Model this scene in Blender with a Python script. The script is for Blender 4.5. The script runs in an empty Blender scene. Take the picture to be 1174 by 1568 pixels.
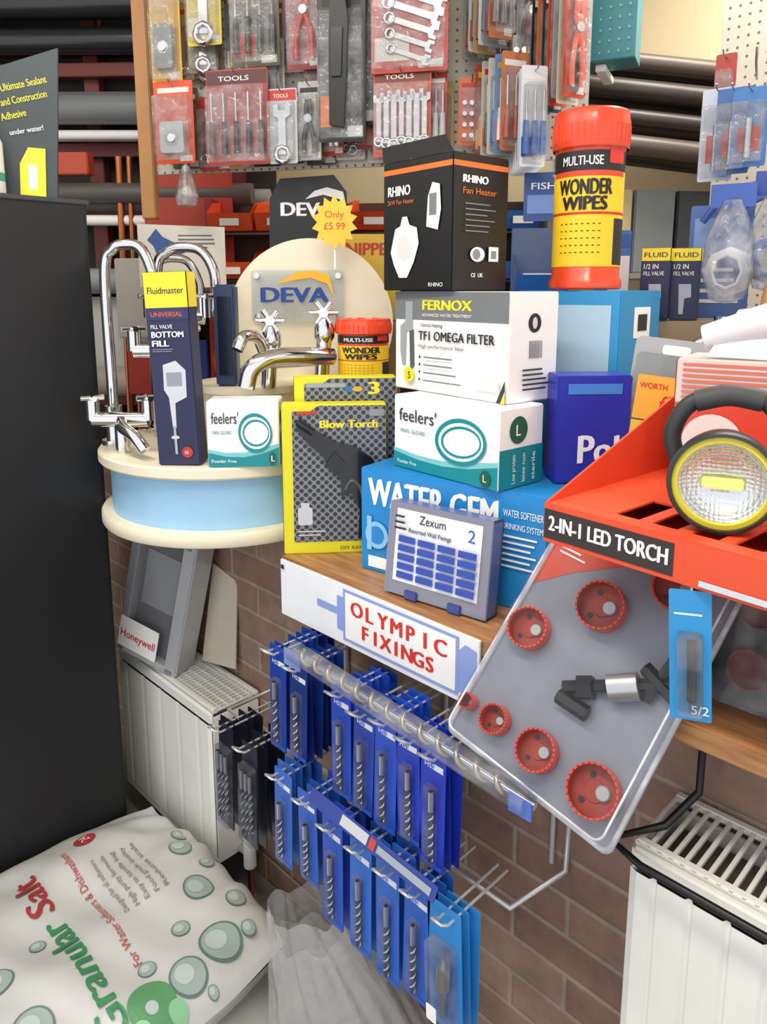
import bpy, bmesh, math, random
from mathutils import Vector, Matrix
random.seed(7)
R2 = 0.70710678
V = Vector
rad = math.radians
sc = bpy.context.scene
col0 = sc.collection

def T(X, Y, Z): return V(((X - Y) * R2, (X + Y) * R2, Z))

# ------------------------------------------------------------ materials
def srgb(h):
    h = h.lstrip('#')
    o = []
    for i in (0, 2, 4):
        c = int(h[i:i+2], 16) / 255
        o.append(c / 12.92 if c <= .04045 else ((c + .055) / 1.055) ** 2.4)
    return o
_m = {}
def mat(h, rough=.45, metal=0., coat=0., var=.06, scale=18, bump=0., bscale=60, emit=0):
    key = (h, rough, metal, coat, var, scale, bump, bscale, emit)
    if key in _m: return _m[key]
    m = bpy.data.materials.new('mat_' + h.strip('#'))
    m.use_nodes = True
    nt = m.node_tree; N = nt.nodes; L = nt.links
    b = N['Principled BSDF']
    c = srgb(h)
    tc = N.new('ShaderNodeTexCoord'); nz = N.new('ShaderNodeTexNoise')
    nz.inputs['Scale'].default_value = scale; nz.inputs['Detail'].default_value = 3
    L.new(tc.outputs['Object'], nz.inputs['Vector'])
    mx = N.new('ShaderNodeMixRGB')
    mx.inputs[1].default_value = [x * (1 - var) for x in c] + [1]
    mx.inputs[2].default_value = [min(1, x * (1 + var)) for x in c] + [1]
    L.new(nz.outputs['Fac'], mx.inputs[0]); L.new(mx.outputs[0], b.inputs['Base Color'])
    b.inputs['Roughness'].default_value = rough
    b.inputs['Metallic'].default_value = metal
    b.inputs['Coat Weight'].default_value = coat
    if emit:
        L.new(mx.outputs[0], b.inputs['Emission Color']); b.inputs['Emission Strength'].default_value = emit
    if bump:
        n2 = N.new('ShaderNodeTexNoise'); n2.inputs['Scale'].default_value = bscale
        L.new(tc.outputs['Object'], n2.inputs['Vector'])
        bp = N.new('ShaderNodeBump'); bp.inputs['Strength'].default_value = bump; bp.inputs['Distance'].default_value = .01
        L.new(n2.outputs['Fac'], bp.inputs['Height']); L.new(bp.outputs[0], b.inputs['Normal'])
    _m[key] = m
    return m
def clear(tint='#ffffff', fac=.16, rough=.08, bump=0, base=.45, even=False):
    key = ('clear', tint, fac, rough, bump, base, even)
    if key in _m: return _m[key]
    m = bpy.data.materials.new('clear_plastic'); m.use_nodes = True
    nt = m.node_tree; N = nt.nodes; L = nt.links
    N.remove(N['Principled BSDF'])
    t = N.new('ShaderNodeBsdfTransparent'); t.inputs[0].default_value = srgb(tint) + [1]
    g = N.new('ShaderNodeBsdfPrincipled'); g.inputs['Base Color'].default_value = (base, base*1.01, base*1.03, 1)
    g.inputs['Roughness'].default_value = rough; g.inputs['Coat Weight'].default_value = 1; g.inputs['Specular IOR Level'].default_value = 1
    mx = N.new('ShaderNodeMixShader')
    nz = N.new('ShaderNodeTexNoise'); nz.inputs['Scale'].default_value = 22
    tc = N.new('ShaderNodeTexCoord'); L.new(tc.outputs['Object'], nz.inputs['Vector'])
    if even: mx.inputs[0].default_value = fac
    else:
        ml = N.new('ShaderNodeMapRange'); ml.inputs[1].default_value = .35; ml.inputs[2].default_value = .75; ml.inputs[3].default_value = fac*.5; ml.inputs[4].default_value = fac*2.2
        L.new(nz.outputs['Fac'], ml.inputs[0]); L.new(ml.outputs[0], mx.inputs[0])
    if bump:
        bp = N.new('ShaderNodeBump'); bp.inputs['Strength'].default_value = bump; bp.inputs['Distance'].default_value = .02
        L.new(nz.outputs['Fac'], bp.inputs['Height']); L.new(bp.outputs[0], g.inputs['Normal'])
    L.new(t.outputs[0], mx.inputs[1]); L.new(g.outputs[0], mx.inputs[2])
    L.new(mx.outputs[0], N['Material Output'].inputs[0])
    _m[key] = m
    return m
CHROME = mat('#dcdcdc', .12, 1., var=.02)
STEEL = mat('#b8babd', .3, 1., var=.05)
WHITE = mat('#f0f0ee', .5); WH2 = mat('#f8f8f6', .45, var=.02)
BLACK = mat('#121316', .4); DARK = mat('#25262b', .45)
WIRE = mat('#cfd0cf', .3, .4)

# ------------------------------------------------------------ mesh helpers
def link(o, parent=None):
    col0.objects.link(o)
    if parent: o.parent = parent
    return o
def mesh(name, vs, fs, m, parent=None, smooth=False, sharp=38):
    me = bpy.data.meshes.new(name); me.from_pydata([tuple(v) for v in vs], [], fs)
    if m: me.materials.append(m)
    if smooth:
        for p in me.polygons: p.use_smooth = True
        me.set_sharp_from_angle(angle=rad(sharp))
    me.update()
    return link(bpy.data.objects.new(name, me), parent)
def frombm(name, bm, m, parent, smooth=False, sharp=38):
    bmesh.ops.recalc_face_normals(bm, faces=bm.faces[:])
    me = bpy.data.meshes.new(name); bm.to_mesh(me); bm.free()
    if m: me.materials.append(m)
    if smooth:
        for p in me.polygons: p.use_smooth = True
        me.set_sharp_from_angle(angle=rad(sharp))
    return link(bpy.data.objects.new(name, me), parent)
def box(name, parent, size, c, m, bev=.002, seg=2, rot=None):
    bm = bmesh.new(); bmesh.ops.create_cube(bm, size=1)
    for v in bm.verts: v.co = V((v.co.x*size[0], v.co.y*size[1], v.co.z*size[2]))
    if bev: bmesh.ops.bevel(bm, geom=bm.edges[:], offset=min(bev, min(size)*.4), segments=seg, affect='EDGES')
    if rot: bmesh.ops.transform(bm, matrix=rot, verts=bm.verts)
    for v in bm.verts: v.co += V(c)
    return frombm(name, bm, m, parent)
def rod(name, parent, p1, p2, r, m, r2=None, seg=18):
    p1 = V(p1); p2 = V(p2); d = p2 - p1
    bm = bmesh.new()
    bmesh.ops.create_cone(bm, cap_ends=True, segments=seg, radius1=r, radius2=r if r2 is None else r2, depth=d.length)
    q = V((0, 0, 1)).rotation_difference(d.normalized()).to_matrix().to_4x4()
    bmesh.ops.transform(bm, matrix=Matrix.Translation((p1+p2)/2) @ q, verts=bm.verts)
    return frombm(name, bm, m, parent, True)
def cr(pts, n=8):
    P = [V(p) for p in pts]; P = [2*P[0]-P[1]] + P + [2*P[-1]-P[-2]]
    out = []
    for i in range(1, len(P)-2):
        for k in range(n):
            t = k/n; a, b, c, d = P[i-1:i+3]
            out.append(.5*((2*b)+(c-a)*t+(2*a-5*b+4*c-d)*t*t+(3*b-a-3*c+d)*t**3))
    out.append(P[-2]); return out
def tube(name, parent, pts, r, m, smooth=True, cyc=False, res=4):
    pts = cr(pts) if smooth else [V(p) for p in pts]
    cu = bpy.data.curves.new(name, 'CURVE'); cu.dimensions = '3D'; cu.bevel_depth = r; cu.bevel_resolution = res; cu.use_fill_caps = True
    sp = cu.splines.new('POLY'); sp.points.add(len(pts)-1)
    for i, p in enumerate(pts): sp.points[i].co = (*p, 1)
    sp.use_cyclic_u = cyc; sp.use_smooth = True
    cu.materials.append(m)
    return link(bpy.data.objects.new(name, cu), parent)
def lathe(name, parent, prof, m, M=None, seg=40, a0=0, a1=2*math.pi, sharp=38):
    full = abs(a1-a0-2*math.pi) < 1e-6
    n = seg if full else seg+1
    vs = []; fs = []
    for i in range(n):
        a = a0+(a1-a0)*i/seg
        for r, z in prof: vs.append(V((r*math.cos(a), r*math.sin(a), z)))
    k = len(prof)
    for i in range(seg):
        j = (i+1) % n
        for q in range(k-1): fs.append((i*k+q, j*k+q, j*k+q+1, i*k+q+1))
    if M is not None: vs = [M @ v for v in vs]
    return mesh(name, vs, fs, m, parent, True, sharp)
def textdata(s, bold=0.):
    cu = bpy.data.curves.new('t', 'FONT'); cu.body = s; cu.size = 1/.7; cu.resolution_u = 3
    ob = bpy.data.objects.new('t', cu)
    me = bpy.data.meshes.new_from_object(ob)
    if len(me.vertices) == 0:
        col0.objects.link(ob); dg = bpy.context.evaluated_depsgraph_get(); dg.update()
        me = bpy.data.meshes.new_from_object(ob.evaluated_get(dg))
    vs = [V((v.co.x, v.co.y, 0)) for v in me.vertices]; fs = [tuple(p.vertices) for p in me.polygons]
    bpy.data.objects.remove(ob); bpy.data.curves.remove(cu); bpy.data.meshes.remove(me)
    x0 = min(v.x for v in vs); x1 = max(v.x for v in vs)
    for v in vs: v.x -= x0
    if bold > 0:          # heavier strokes: shifted copies, each a hair above the last
        n = len(vs); base = [v.copy() for v in vs]; bf = list(fs)
        for k, (dx, dy) in enumerate(((bold*1.6, 0), (bold*3.2, bold*.8))):
            vs += [V((v.x+dx, v.y+dy, .00016*(k+1))) for v in base]; fs += [tuple(i+n*(k+1) for i in f) for f in bf]
    return vs, fs, x1-x0+bold*3.2
def E(name, X, Y, Z, psi=0, tx=0, ty=0):
    o = bpy.data.objects.new(name, None); o.empty_display_size = .02
    o.location = T(X, Y, Z); o.rotation_euler = (rad(tx), rad(ty), rad(psi+45))
    return link(o)
def EW(name, s=0, n=0, z=0, rz=0):
    o = bpy.data.objects.new(name, None); o.empty_display_size = .02
    o.location = (s, n, z); o.rotation_euler = (0, 0, rad(rz)); return link(o)
class F:
    def __init__(s, parent, o, u, v):
        s.p = parent; s.o = V(o); s.u = V(u).normalized(); s.v = V(v).normalized(); s.n = s.u.cross(s.v); s.l = .0006
    def at(s, a, b, c=0): return s.o+s.u*a+s.v*b+s.n*c
    def poly(s, pts, m, name='print'):
        s.l += .0003
        return mesh(name, [s.at(a, b, s.l) for a, b in pts], [tuple(range(len(pts)))], m, s.p)
    def rect(s, a, b, c, d, m, name='print'): return s.poly([(a, b), (c, b), (c, d), (a, d)], m, name)
    def disc(s, a, b, r, m, ry=None, rot=0, name='print'):
        ry = ry or r; pts = []
        for i in range(28):
            t = i/28*2*math.pi; x = r*math.cos(t); y = ry*math.sin(t)
            pts.append((a+x*math.cos(rot)-y*math.sin(rot), b+x*math.sin(rot)+y*math.cos(rot)))
        return s.poly(pts, m, name)
    def prism(s, pts, m, th, z0=0, name='part'):
        n = len(pts); vs = [s.at(a, b, z0) for a, b in pts]+[s.at(a, b, z0+th) for a, b in pts]
        fs = [tuple(range(n-1, -1, -1)), tuple(range(n, 2*n))]+[(i, (i+1) % n, n+(i+1) % n, n+i) for i in range(n)]
        return mesh(name, vs, fs, m, s.p)
    def text(s, t, a, b, h, m, w=None, rot=0, bold=.012, center=False, lift=0):
        bold = min(bold, .045)
        vs, fs, tw = textdata(t, bold)
        sx = (w/(tw*h)) if w else 1
        s.l += .0003; cs, sn = math.cos(rot), math.sin(rot); out = []
        for v in vs:
            x = v.x*h*sx-(tw*h*sx/2 if center else 0); y = v.y*h
            out.append(s.at(a+x*cs-y*sn, b+x*sn+y*cs, s.l+lift+v.z))
        s.l += .0003
        return mesh('lettering', out, fs, m, s.p)
def lines(f, a, b, w, h, n, m, th=.35):
    for i in range(n):
        y = b+h*(1-(i+.5)/n); ww = w*random.uniform(.7, 1)
        f.rect(a, y-h/n*th/2, a+ww, y+h/n*th/2, m, 'small_print')
def rr(a, b, c, d, r, n=5):
    pts = []
    for cx, cy, t0 in ((c-r, b+r, -90), (c-r, d-r, 0), (a+r, d-r, 90), (a+r, b+r, 180)):
        for i in range(n+1):
            t = rad(t0+90*i/n); pts.append((cx+r*math.cos(t), cy+r*math.sin(t)))
    return pts
def carton(name, X, Y, Z, psi, w, d, h, m, nc=False, tx=0, ty=0, tape=True):
    if nc:
        c, s = math.cos(rad(psi)), math.sin(rad(psi))
        X = X-c*w/2-s*d/2; Y = Y-s*w/2+c*d/2
    e = E(name, X, Y, Z, psi, tx, ty)
    box('body', e, (w, d, h), (0, 0, h/2), m, .0025)
    f = F(e, (-w/2, -d/2, 0), (1, 0, 0), (0, 0, 1)); r = F(e, (w/2, -d/2, 0), (0, 1, 0), (0, 0, 1))
    t = F(e, (-w/2, -d/2, h), (1, 0, 0), (0, 1, 0)); l = F(e, (-w/2, d/2, 0), (0, -1, 0), (0, 0, 1))
    if tape: t.rect(0.002, d/2-.0008, w-.002, d/2+.0008, mat('#77736b'), 'flap_seam')
    return e, f, r, t, l

# ------------------------------------------------------------ room shell
def coord_mat(name, build):
    m = bpy.data.materials.new(name); m.use_nodes = True
    build(m.node_tree, m.node_tree.nodes, m.node_tree.links, m.node_tree.nodes['Principled BSDF']); return m
def brick(nt, N, L, b):
    tc = N.new('ShaderNodeTexCoord'); sp = N.new('ShaderNodeSeparateXYZ'); cb = N.new('ShaderNodeCombineXYZ')
    L.new(tc.outputs['Object'], sp.inputs[0]); L.new(sp.outputs[0], cb.inputs[0]); L.new(sp.outputs[2], cb.inputs[1])
    br = N.new('ShaderNodeTexBrick'); L.new(cb.outputs[0], br.inputs[0])
    br.inputs['Color1'].default_value = srgb('#9e8272')+[1]; br.inputs['Color2'].default_value = srgb('#896d60')+[1]
    br.inputs['Mortar'].default_value = srgb('#a49486')+[1]
    br.inputs['Scale'].default_value = 1; br.inputs['Brick Width'].default_value = .25; br.inputs['Row Height'].default_value = .085
    br.inputs['Mortar Size'].default_value = .009; br.inputs['Mortar Smooth'].default_value = .8
    nz = N.new('ShaderNodeTexNoise'); nz.inputs['Scale'].default_value = 11; nz.inputs['Detail'].default_value = 9; nz.inputs['Roughness'].default_value = .65
    L.new(tc.outputs['Object'], nz.inputs[0])
    mx = N.new('ShaderNodeMixRGB'); mx.blend_type = 'OVERLAY'; mx.inputs[0].default_value = .65
    L.new(br.outputs[0], mx.inputs[1]); L.new(nz.outputs['Fac'], mx.inputs[2]); L.new(mx.outputs[0], b.inputs['Base Color'])
    bp = N.new('ShaderNodeBump'); bp.inputs['Strength'].default_value = .5; bp.inputs['Distance'].default_value = .008
    inv = N.new('ShaderNodeMath'); inv.operation = 'SUBTRACT'; inv.inputs[0].default_value = 1
    L.new(br.outputs['Fac'], inv.inputs[1]); ad = N.new('ShaderNodeMath'); L.new(inv.outputs[0], ad.inputs[0]); L.new(nz.outputs['Fac'], ad.inputs[1]); L.new(ad.outputs[0], bp.inputs['Height']); L.new(bp.outputs[0], b.inputs['Normal'])
    b.inputs['Roughness'].default_value = .85
def wood(nt, N, L, b):
    tc = N.new('ShaderNodeTexCoord'); mp = N.new('ShaderNodeMapping'); mp.inputs['Scale'].default_value = (1.5, 14, 14)
    L.new(tc.outputs['Object'], mp.inputs[0])
    nz = N.new('ShaderNodeTexNoise'); nz.inputs['Scale'].default_value = 5; nz.inputs['Detail'].default_value = 8
    L.new(mp.outputs[0], nz.inputs[0]); rp = N.new('ShaderNodeValToRGB')
    rp.color_ramp.elements[0].color = srgb('#8a5c38')+[1]; rp.color_ramp.elements[1].color = srgb('#c0905f')+[1]
    rp.color_ramp.elements[0].position = .3; rp.color_ramp.elements[1].position = .7
    L.new(nz.outputs['Fac'], rp.inputs[0]); L.new(rp.outputs[0], b.inputs['Base Color']); b.inputs['Roughness'].default_value = .4
BRICK = coord_mat('brickwork', brick); WOOD = coord_mat('wood_grain', wood)
PLASTER = mat('#dfd0ae', .8, bump=.1, bscale=30, scale=3)
def wbox(name, s0, s1, n0, n1, z0, z1, m, bev=0):
    return box(name, None, (s1-s0, n1-n0, z1-z0), ((s0+s1)/2, (n0+n1)/2, (z0+z1)/2), m, bev)
wbox('floor', -4.4, 1.8, -2.2, 2.9, -.05, 0, mat('#7f7a74', .7, scale=4, var=.15))
wbox('ceiling', -4.4, 1.8, -.6, 2.9, 3.2, 3.25, mat('#e4e0d6', .8))
wbox('wall_back', -4.4, 1.8, 2.8, 2.9, 0, 3.2, PLASTER)
wbox('wall_left', -4.4, -4.3, -2.2, 2.8, 0, 3.2, PLASTER)
wbox('wall_brick', -4.3, 1.8, 1.13, 1.25, 0, 1.112, BRICK)
wbox('display_shelf', -1.31, 1.8, .975, 2.0, 1.114, 1.15, WOOD, .004)
wbox('window_sill', -2.9, -1.312, 1.09, 2.0, 1.114, 1.15, WOOD, .004)

# ------------------------------------------------------------ cabinet (black)
e = EW('tall_black_cabinet', -2.24, .4, 0)
CB = mat('#111216', .5, var=.1)
box('carcass', e, (.62, .90, 1.95), (0, 0, 1.0), CB, .006)
box('plinth', e, (.6, .86, .04), (0, 0, .02), BLACK, .003)
box('door_panel', e, (.012, .88, 1.88), (.312, 0, 1.02), CB, .004)
box('top_trim', e, (.63, .91, .012), (0, 0, 1.972), mat('#3a3b40', .4), .002)
rod('door_handle', e, (.335, -.38, .9), (.335, -.38, 1.3), .008, STEEL)

# ------------------------------------------------------------ radiators
def radiator(name, s0, s1, n0, n1, z0, z1, ribs, m, dd):
    e = EW(name, s0, n0, z0); w = s1-s0; d = n1-n0; h = z1-z0
    vs = []; fs = []; prof = []
    x = .012
    prof.append((0, .006)); prof.append((x, 0))
    nr = int((w-.024)/ribs); st = (w-.024)/nr
    for i in range(nr):
        a = x+i*st
        prof += [(a+st*.38, 0), (a+st*.46, dd), (a+st*.54, dd), (a+st*.62, 0)]
    prof += [(w-.012, 0), (w, .006)]
    for px, py in prof: vs += [(px, py, .03), (px, py, h-.035)]
    for i in range(len(prof)-1): fs.append((2*i, 2*i+2, 2*i+3, 2*i+1))
    mesh('front_panel', vs, fs, m, e)
    box('panel_top', e, (w, .014, .036), (w/2, .009, h-.018), m, .006)
    box('panel_bottom', e, (w, .014, .034), (w/2, .009, .017), m, .006)
    box('rear_panel', e, (w, .012, h-.02), (w/2, d-.01, h/2-.01), m, .004)
    box('core', e, (w-.03, d-.05, h-.06), (w/2, d/2, h/2-.012), mat('#5b574f', .7), 0)
    for k in (0, 1): box('side_panel', e, (.006, d-.02, h-.03), (k*w+(.003 if k == 0 else -.003), d/2, h/2), m, .002)
    box('grille_rail', e, (w, .016, .012), (w/2, .022, h), m, .003); box('grille_rail', e, (w, .016, .012), (w/2, d-.012, h), m, .003)
    fine = dd < .004
    gp = .015 if fine else .017
    nb = int(w/gp)
    for i in range(nb+1): box('grille_bar', e, (.004 if fine else .006, d-.03, .008), (.004+(w-.008)*i/nb, d/2, h), m, .001)
    if fine:
        for k in range(5): box('grille_bar', e, (w-.01, .003, .007), (w/2, .04+(d-.07)*k/4, h), m, .001)
    return e, w, d, h
RW = mat('#eeeee8', .4)
e, w, d, h = radiator('wall_radiator', -2.17, -1.624, .958, 1.125, .14, .62, .09, RW, .0012)
rod('bleed_boss', e, (w, .05, h-.05), (w+.035, .05, h-.05), .016, STEEL); rod('bleed_tip', e, (w+.035, .05, h-.05), (w+.05, .05, h-.05), .009, CHROME)
rod('valve_body', e, (w, .08, .03), (w+.05, .08, .03), .012, CHROME); rod('valve_head', e, (w+.05, .08, .0), (w+.05, .08, .09), .018, WHITE); rod('pipe', e, (w+.05, .08, -.14), (w+.05, .08, 0), .008, mat('#b87b50', .3, 1))
e, w, d, h = radiator('wall_radiator', -.43, .75, .952, 1.125, .16, .93, .052, mat('#ecebe4', .4), .006)
rod('valve_body', e, (-.05, .08, .03), (0, .08, .03), .012, CHROME); rod('pipe', e, (-.05, .08, -.16), (-.05, .08, .03), .008, mat('#b87b50', .3, 1))

# ------------------------------------------------------------ round tap display stand
CREAM = mat('#e9e1c8', .45)
e = E('tap_display_stand', -.43, 1.99, 1.15)
R = .33
lathe('base_disc', e, [(0, 0), (R, 0), (R+.004, .006), (R+.004, .03), (R, .036), (0, .036)], CREAM, seg=64)
lathe('blue_drum', e, [(R-.025, .036), (R-.025, .165)], mat('#9cc8e8', .4), seg=64)
lathe('top_disc', e, [(0, .165), (R, .165), (R+.004, .17), (R+.004, .19), (R, .195), (0, .195)], CREAM, seg=64)
lathe('upper_tier', e, [(0, .195), (.14, .195), (.14, .335), (.152, .337), (.152, .355), (0, .355)], CREAM, M=Matrix.Translation((.07, .02, 0)), seg=48)
bb = F(e, (.225-.23, .10, .28), (1, 0, 0), (0, 0, 1))
pts = [(.23+.232*math.cos(rad(a)), .23+.232*math.sin(rad(a))) for a in range(-60, 241, 6)]
bb.prism(pts, CREAM, .03, -.03, 'round_backboard')
box('backboard_foot', e, (.24, .05, .12), (.225, .11, .25), CREAM, .003)
fb = F(e, (.225-.23, .10, .28), (1, 0, 0), (0, 0, 1))
fb.prism(rr(.07, .235, .325, .375, .01), clear('#e8ecec', .22, base=.8, even=True), .006, .014, 'acrylic_plate')
for a, b in ((.085, .25), (.31, .25), (.085, .36), (.31, .36)): rod('standoff', e, fb.at(a, b, 0), fb.at(a, b, .024), .008, CHROME)
fb.text('DEVA', .095, .288, .040, mat('#1f3f8f'), w=.19, bold=.04, lift=.022)
fb.l = .024
fb.poly([(.14, .338), (.19, .348), (.235, .355), (.28, .338), (.30, .30), (.285, .362), (.24, .374), (.20, .37)], mat('#f2b31e'))
def P(X, Y, z): return V((X+.43, Y-1.99, z-1.15))
def swan(x0, y0, x1, y1, ztop, zb, zend, r=.014):
    mx = (x0+x1)/2; my = (y0+y1)/2
    tube('swan_spout', e, [P(x0, y0, zb), P(x0, y0, zb+.08), P(x0, y0, ztop-.07), P(x0*.8+x1*.2, y0*.8+y1*.2, ztop-.012), P(mx, my, ztop), P(x0*.2+x1*.8, y0*.2+y1*.8, ztop-.012), P(x1, y1, ztop-.07), P(x1, y1, zend)], r, CHROME)
    rod('spout_tip', e, P(x1, y1, zend), P(x1, y1, zend-.02), r+.004, CHROME)
    rod('tap_base', e, P(x0, y0, 1.345), P(x0, y0, 1.36), .034, CHROME); rod('tap_body', e, P(x0, y0, 1.36), P(x0, y0, zb+.02), .022, CHROME)
swan(-.715, 1.93, -.585, 1.9, 1.865, 1.43, 1.74)
swan(-.62, 2.06, -.455, 2.02, 1.865, 1.43, 1.70)
swan(-.66, 2.12, -.53, 2.16, 1.84, 1.43, 1.72, .012)
for (x, y, z) in ((-.68, 1.83, 1.43), (-.58, 1.87, 1.60), (-.56, 1.95, 1.68)):
    rod('mixer_bar', e, P(x-.05, y, z), P(x+.09, y, z), .019, CHROME)
    for s_ in (-.05, .09):
        rod('valve', e, P(x+s_, y, z), P(x+s_, y-.0, z+.05), .017, CHROME)
        for a in (0, 90):
            dx = .028*math.cos(rad(a+30)); dy = .028*math.sin(rad(a+30))
            rod('cross_handle', e, P(x+s_-dx, y-dy, z+.055), P(x+s_+dx, y+dy, z+.055), .007, CHROME)
rod('mixer_leg', e, P(-.66, 1.83, 1.345), P(-.66, 1.83, 1.43), .018, CHROME); rod('mixer_leg', e, P(-.56, 1.87, 1.345), P(-.56, 1.87, 1.60), .014, CHROME); rod('mixer_leg', e, P(-.54, 1.95, 1.345), P(-.54, 1.95, 1.68), .014, CHROME)
tube('lever_spout', e, [P(-.66, 1.83, 1.43), P(-.64, 1.78, 1.42), P(-.60, 1.75, 1.40), P(-.575, 1.74, 1.37)], .015, CHROME)
for x, z in ((-.285, 1.625), (-.150, 1.645)):
    rod('pillar', e, P(x-.01, 1.88, 1.505), P(x, 1.88, z), .019, CHROME); lathe('bonnet', e, [(0, .05), (.012, .048), (.018, .03), (.026, .01), (.026, -.01), (.016, -.03)], CHROME, M=Matrix.Translation(P(x, 1.88, z)))
    for a in (0, 60, 120):
        dx = .036*math.cos(rad(a)); dz = .03*math.sin(rad(a))
        rod('cross_handle', e, P(x-dx, 1.87, z+.05-dz), P(x+dx, 1.87, z+.05+dz), .007, CHROME)
    rod('handle_cap', e, P(x, 1.86, z+.05), P(x, 1.88, z+.05), .012, WHITE)
tube('bath_spout', e, [P(-.13, 1.87, 1.585), P(-.20, 1.82, 1.59), P(-.27, 1.78, 1.59), P(-.315, 1.76, 1.565), P(-.33, 1.755, 1.52)], .022, CHROME)
rod('body_bar', e, P(-.30, 1.87, 1.575), P(-.14, 1.87, 1.585), .022, CHROME)
tube('basin_spout', e, [P(-.30, 1.87, 1.59), P(-.31, 1.82, 1.635), P(-.335, 1.78, 1.64), P(-.35, 1.765, 1.61)], .015, CHROME)
box('demo_column', e, (.055, .05, .26), P(-.405, 1.92, 1.635), mat('#2e3a5a', .35), .006); box('column_face', e, (.035, .004, .2), P(-.405, 1.893, 1.635), mat('#141a2c', .2), .001)

# ------------------------------------------------------------ boxes on the stand
NAVY = mat('#22264c', .4); YEL = mat('#f0dc32', .45)
def fill_valve_box(X, Y, Z, psi, w, d, h, ty=0):
    e, f, r, t, l = carton('fill_valve_box', X, Y, Z, psi, w, d, h, NAVY, ty=ty)
    f.rect(0.001, h*.82, w-.001, h-.001, YEL); r.rect(.001, h*.82, d-.001, h-.001, YEL); l.rect(.001, h*.82, d-.001, h-.001, YEL)
    f.text('Fluidmaster', w*.08, h*.89, h*.034, NAVY, w=w*.84)
    f.rect(.001, h*.76, w-.001, h*.82, mat('#2b2f5f')); f.text('UNIVERSAL', w*.12, h*.775, h*.024, mat('#e3632e'), w=w*.74)
    f.text('FILL VALVE', w*.1, h*.715, h*.02, WH2, w=w*.5); f.text('BOTTOM', w*.1, h*.67, h*.03, WH2, w=w*.75, bold=.04); f.text('FILL', w*.1, h*.625, h*.03, WH2, w=w*.4, bold=.04)
    f.prism([(w*.42, h*.2), (w*.5, h*.2), (w*.52, h*.33), (w*.8, h*.36), (w*.82, h*.5), (w*.6, h*.55), (w*.3, h*.53), (w*.28, h*.4), (w*.38, h*.36)], mat('#c9ccd6'), .0012, .0004, 'valve_picture')
    f.l = .002; f.rect(w*.36, h*.42, w*.72, h*.49, mat('#8f94a6')); f.rect(w*.43, h*.06, w*.49, h*.21, mat('#a8acb8')); f.disc(w*.46, h*.15, w*.1, mat('#c9ccd6'), h*.01)
    f.disc(w*.72, h*.07, w*.13, mat('#b8302e')); f.text('10', w*.66, h*.06, h*.018, WH2)
    lines(f, w*.1, h*.595, w*.6, h*.02, 2, mat('#8b90b5'))
fill_valve_box(-.475, 1.715, 1.347, -4, .10, .06, .445, ty=-2)
TEAL = mat('#128a94', .4)
def feelers_box(X, Y, Z, psi, w, d, h, nc):
    e, f, r, t, l = carton('latex_gloves_box', X, Y, Z, psi, w, d, h, WH2, nc=nc)
    f.poly([(.001, .001), (w-.001, .001), (w-.001, h*.36), (w*.75, h*.28), (w*.5, h*.22), (w*.25, h*.22), (.001, h*.27)], mat('#7cc7cc'))
    f.poly([(.001, .001), (w-.001, .001), (w-.001, h*.30), (w*.75, h*.2), (w*.5, h*.15), (w*.25, h*.16), (.001, h*.22)], TEAL)
    f.text("feelers'", w*.06, h*.66, h*.17, mat('#3a3f46'), w=w*.38, bold=.012); f.text('VINYL GLOVES', w*.07, h*.5, h*.055, TEAL, w=w*.26)
    f.text('Powder Free', w*.05, h*.07, h*.05, WH2)
    f.disc(w*.67, h*.52, w*.235, TEAL, h*.30, .12); f.disc(w*.675, h*.52, w*.205, WH2, h*.245, .12); f.disc(w*.68, h*.52, w*.185, TEAL, h*.205, .12); f.disc(w*.685, h*.52, w*.165, WH2, h*.17, .12)
    f.disc(w*.9, h*.13, w*.045, mat('#1d5c44'), h*.1); f.text('L', w*.885, h*.09, h*.09, WH2)
    r.rect(.001, .001, d-.001, h*.5, TEAL); r.disc(d*.42, h*.72, d*.2, mat('#1d5c44')); r.text('L', d*.36, h*.65, h*.14, WH2)
    for i, s_ in enumerate(('Low protein', 'latex non', 'sterile')): r.text(s_, d*(.35+i*.22), h*.06, h*.07, WH2, w=h*.36, rot=math.pi/2)
    return e
feelers_box(-.325, 1.715, 1.346, 2, .165, .09, .155, False)

# ------------------------------------------------------------ blow torch packs
def dots(nt, N, L, b):
    tc = N.new('ShaderNodeTexCoord'); vo = N.new('ShaderNodeTexVoronoi'); vo.inputs['Scale'].default_value = 75; vo.inputs['Randomness'].default_value = .0
    mp = N.new('ShaderNodeMapping'); mp.inputs['Scale'].default_value = (1, 0.01, 1); mp.inputs['Rotation'].default_value = (0, rad(45), 0)
    L.new(tc.outputs['Object'], mp.inputs[0]); L.new(mp.outputs[0], vo.inputs[0])
    rp = N.new('ShaderNodeValToRGB'); rp.color_ramp.elements[0].color = srgb('#303339')+[1]; rp.color_ramp.elements[1].color = srgb('#80848b')+[1]
    rp.color_ramp.elements[0].position = .34; rp.color_ramp.elements[1].position = .44
    L.new(vo.outputs['Distance'], rp.inputs[0]); L.new(rp.outputs[0], b.inputs['Base Color']); b.inputs['Roughness'].default_value = .3
HEX = coord_mat('hex_print', dots)
TY = mat('#e0d92a', .4)
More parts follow.
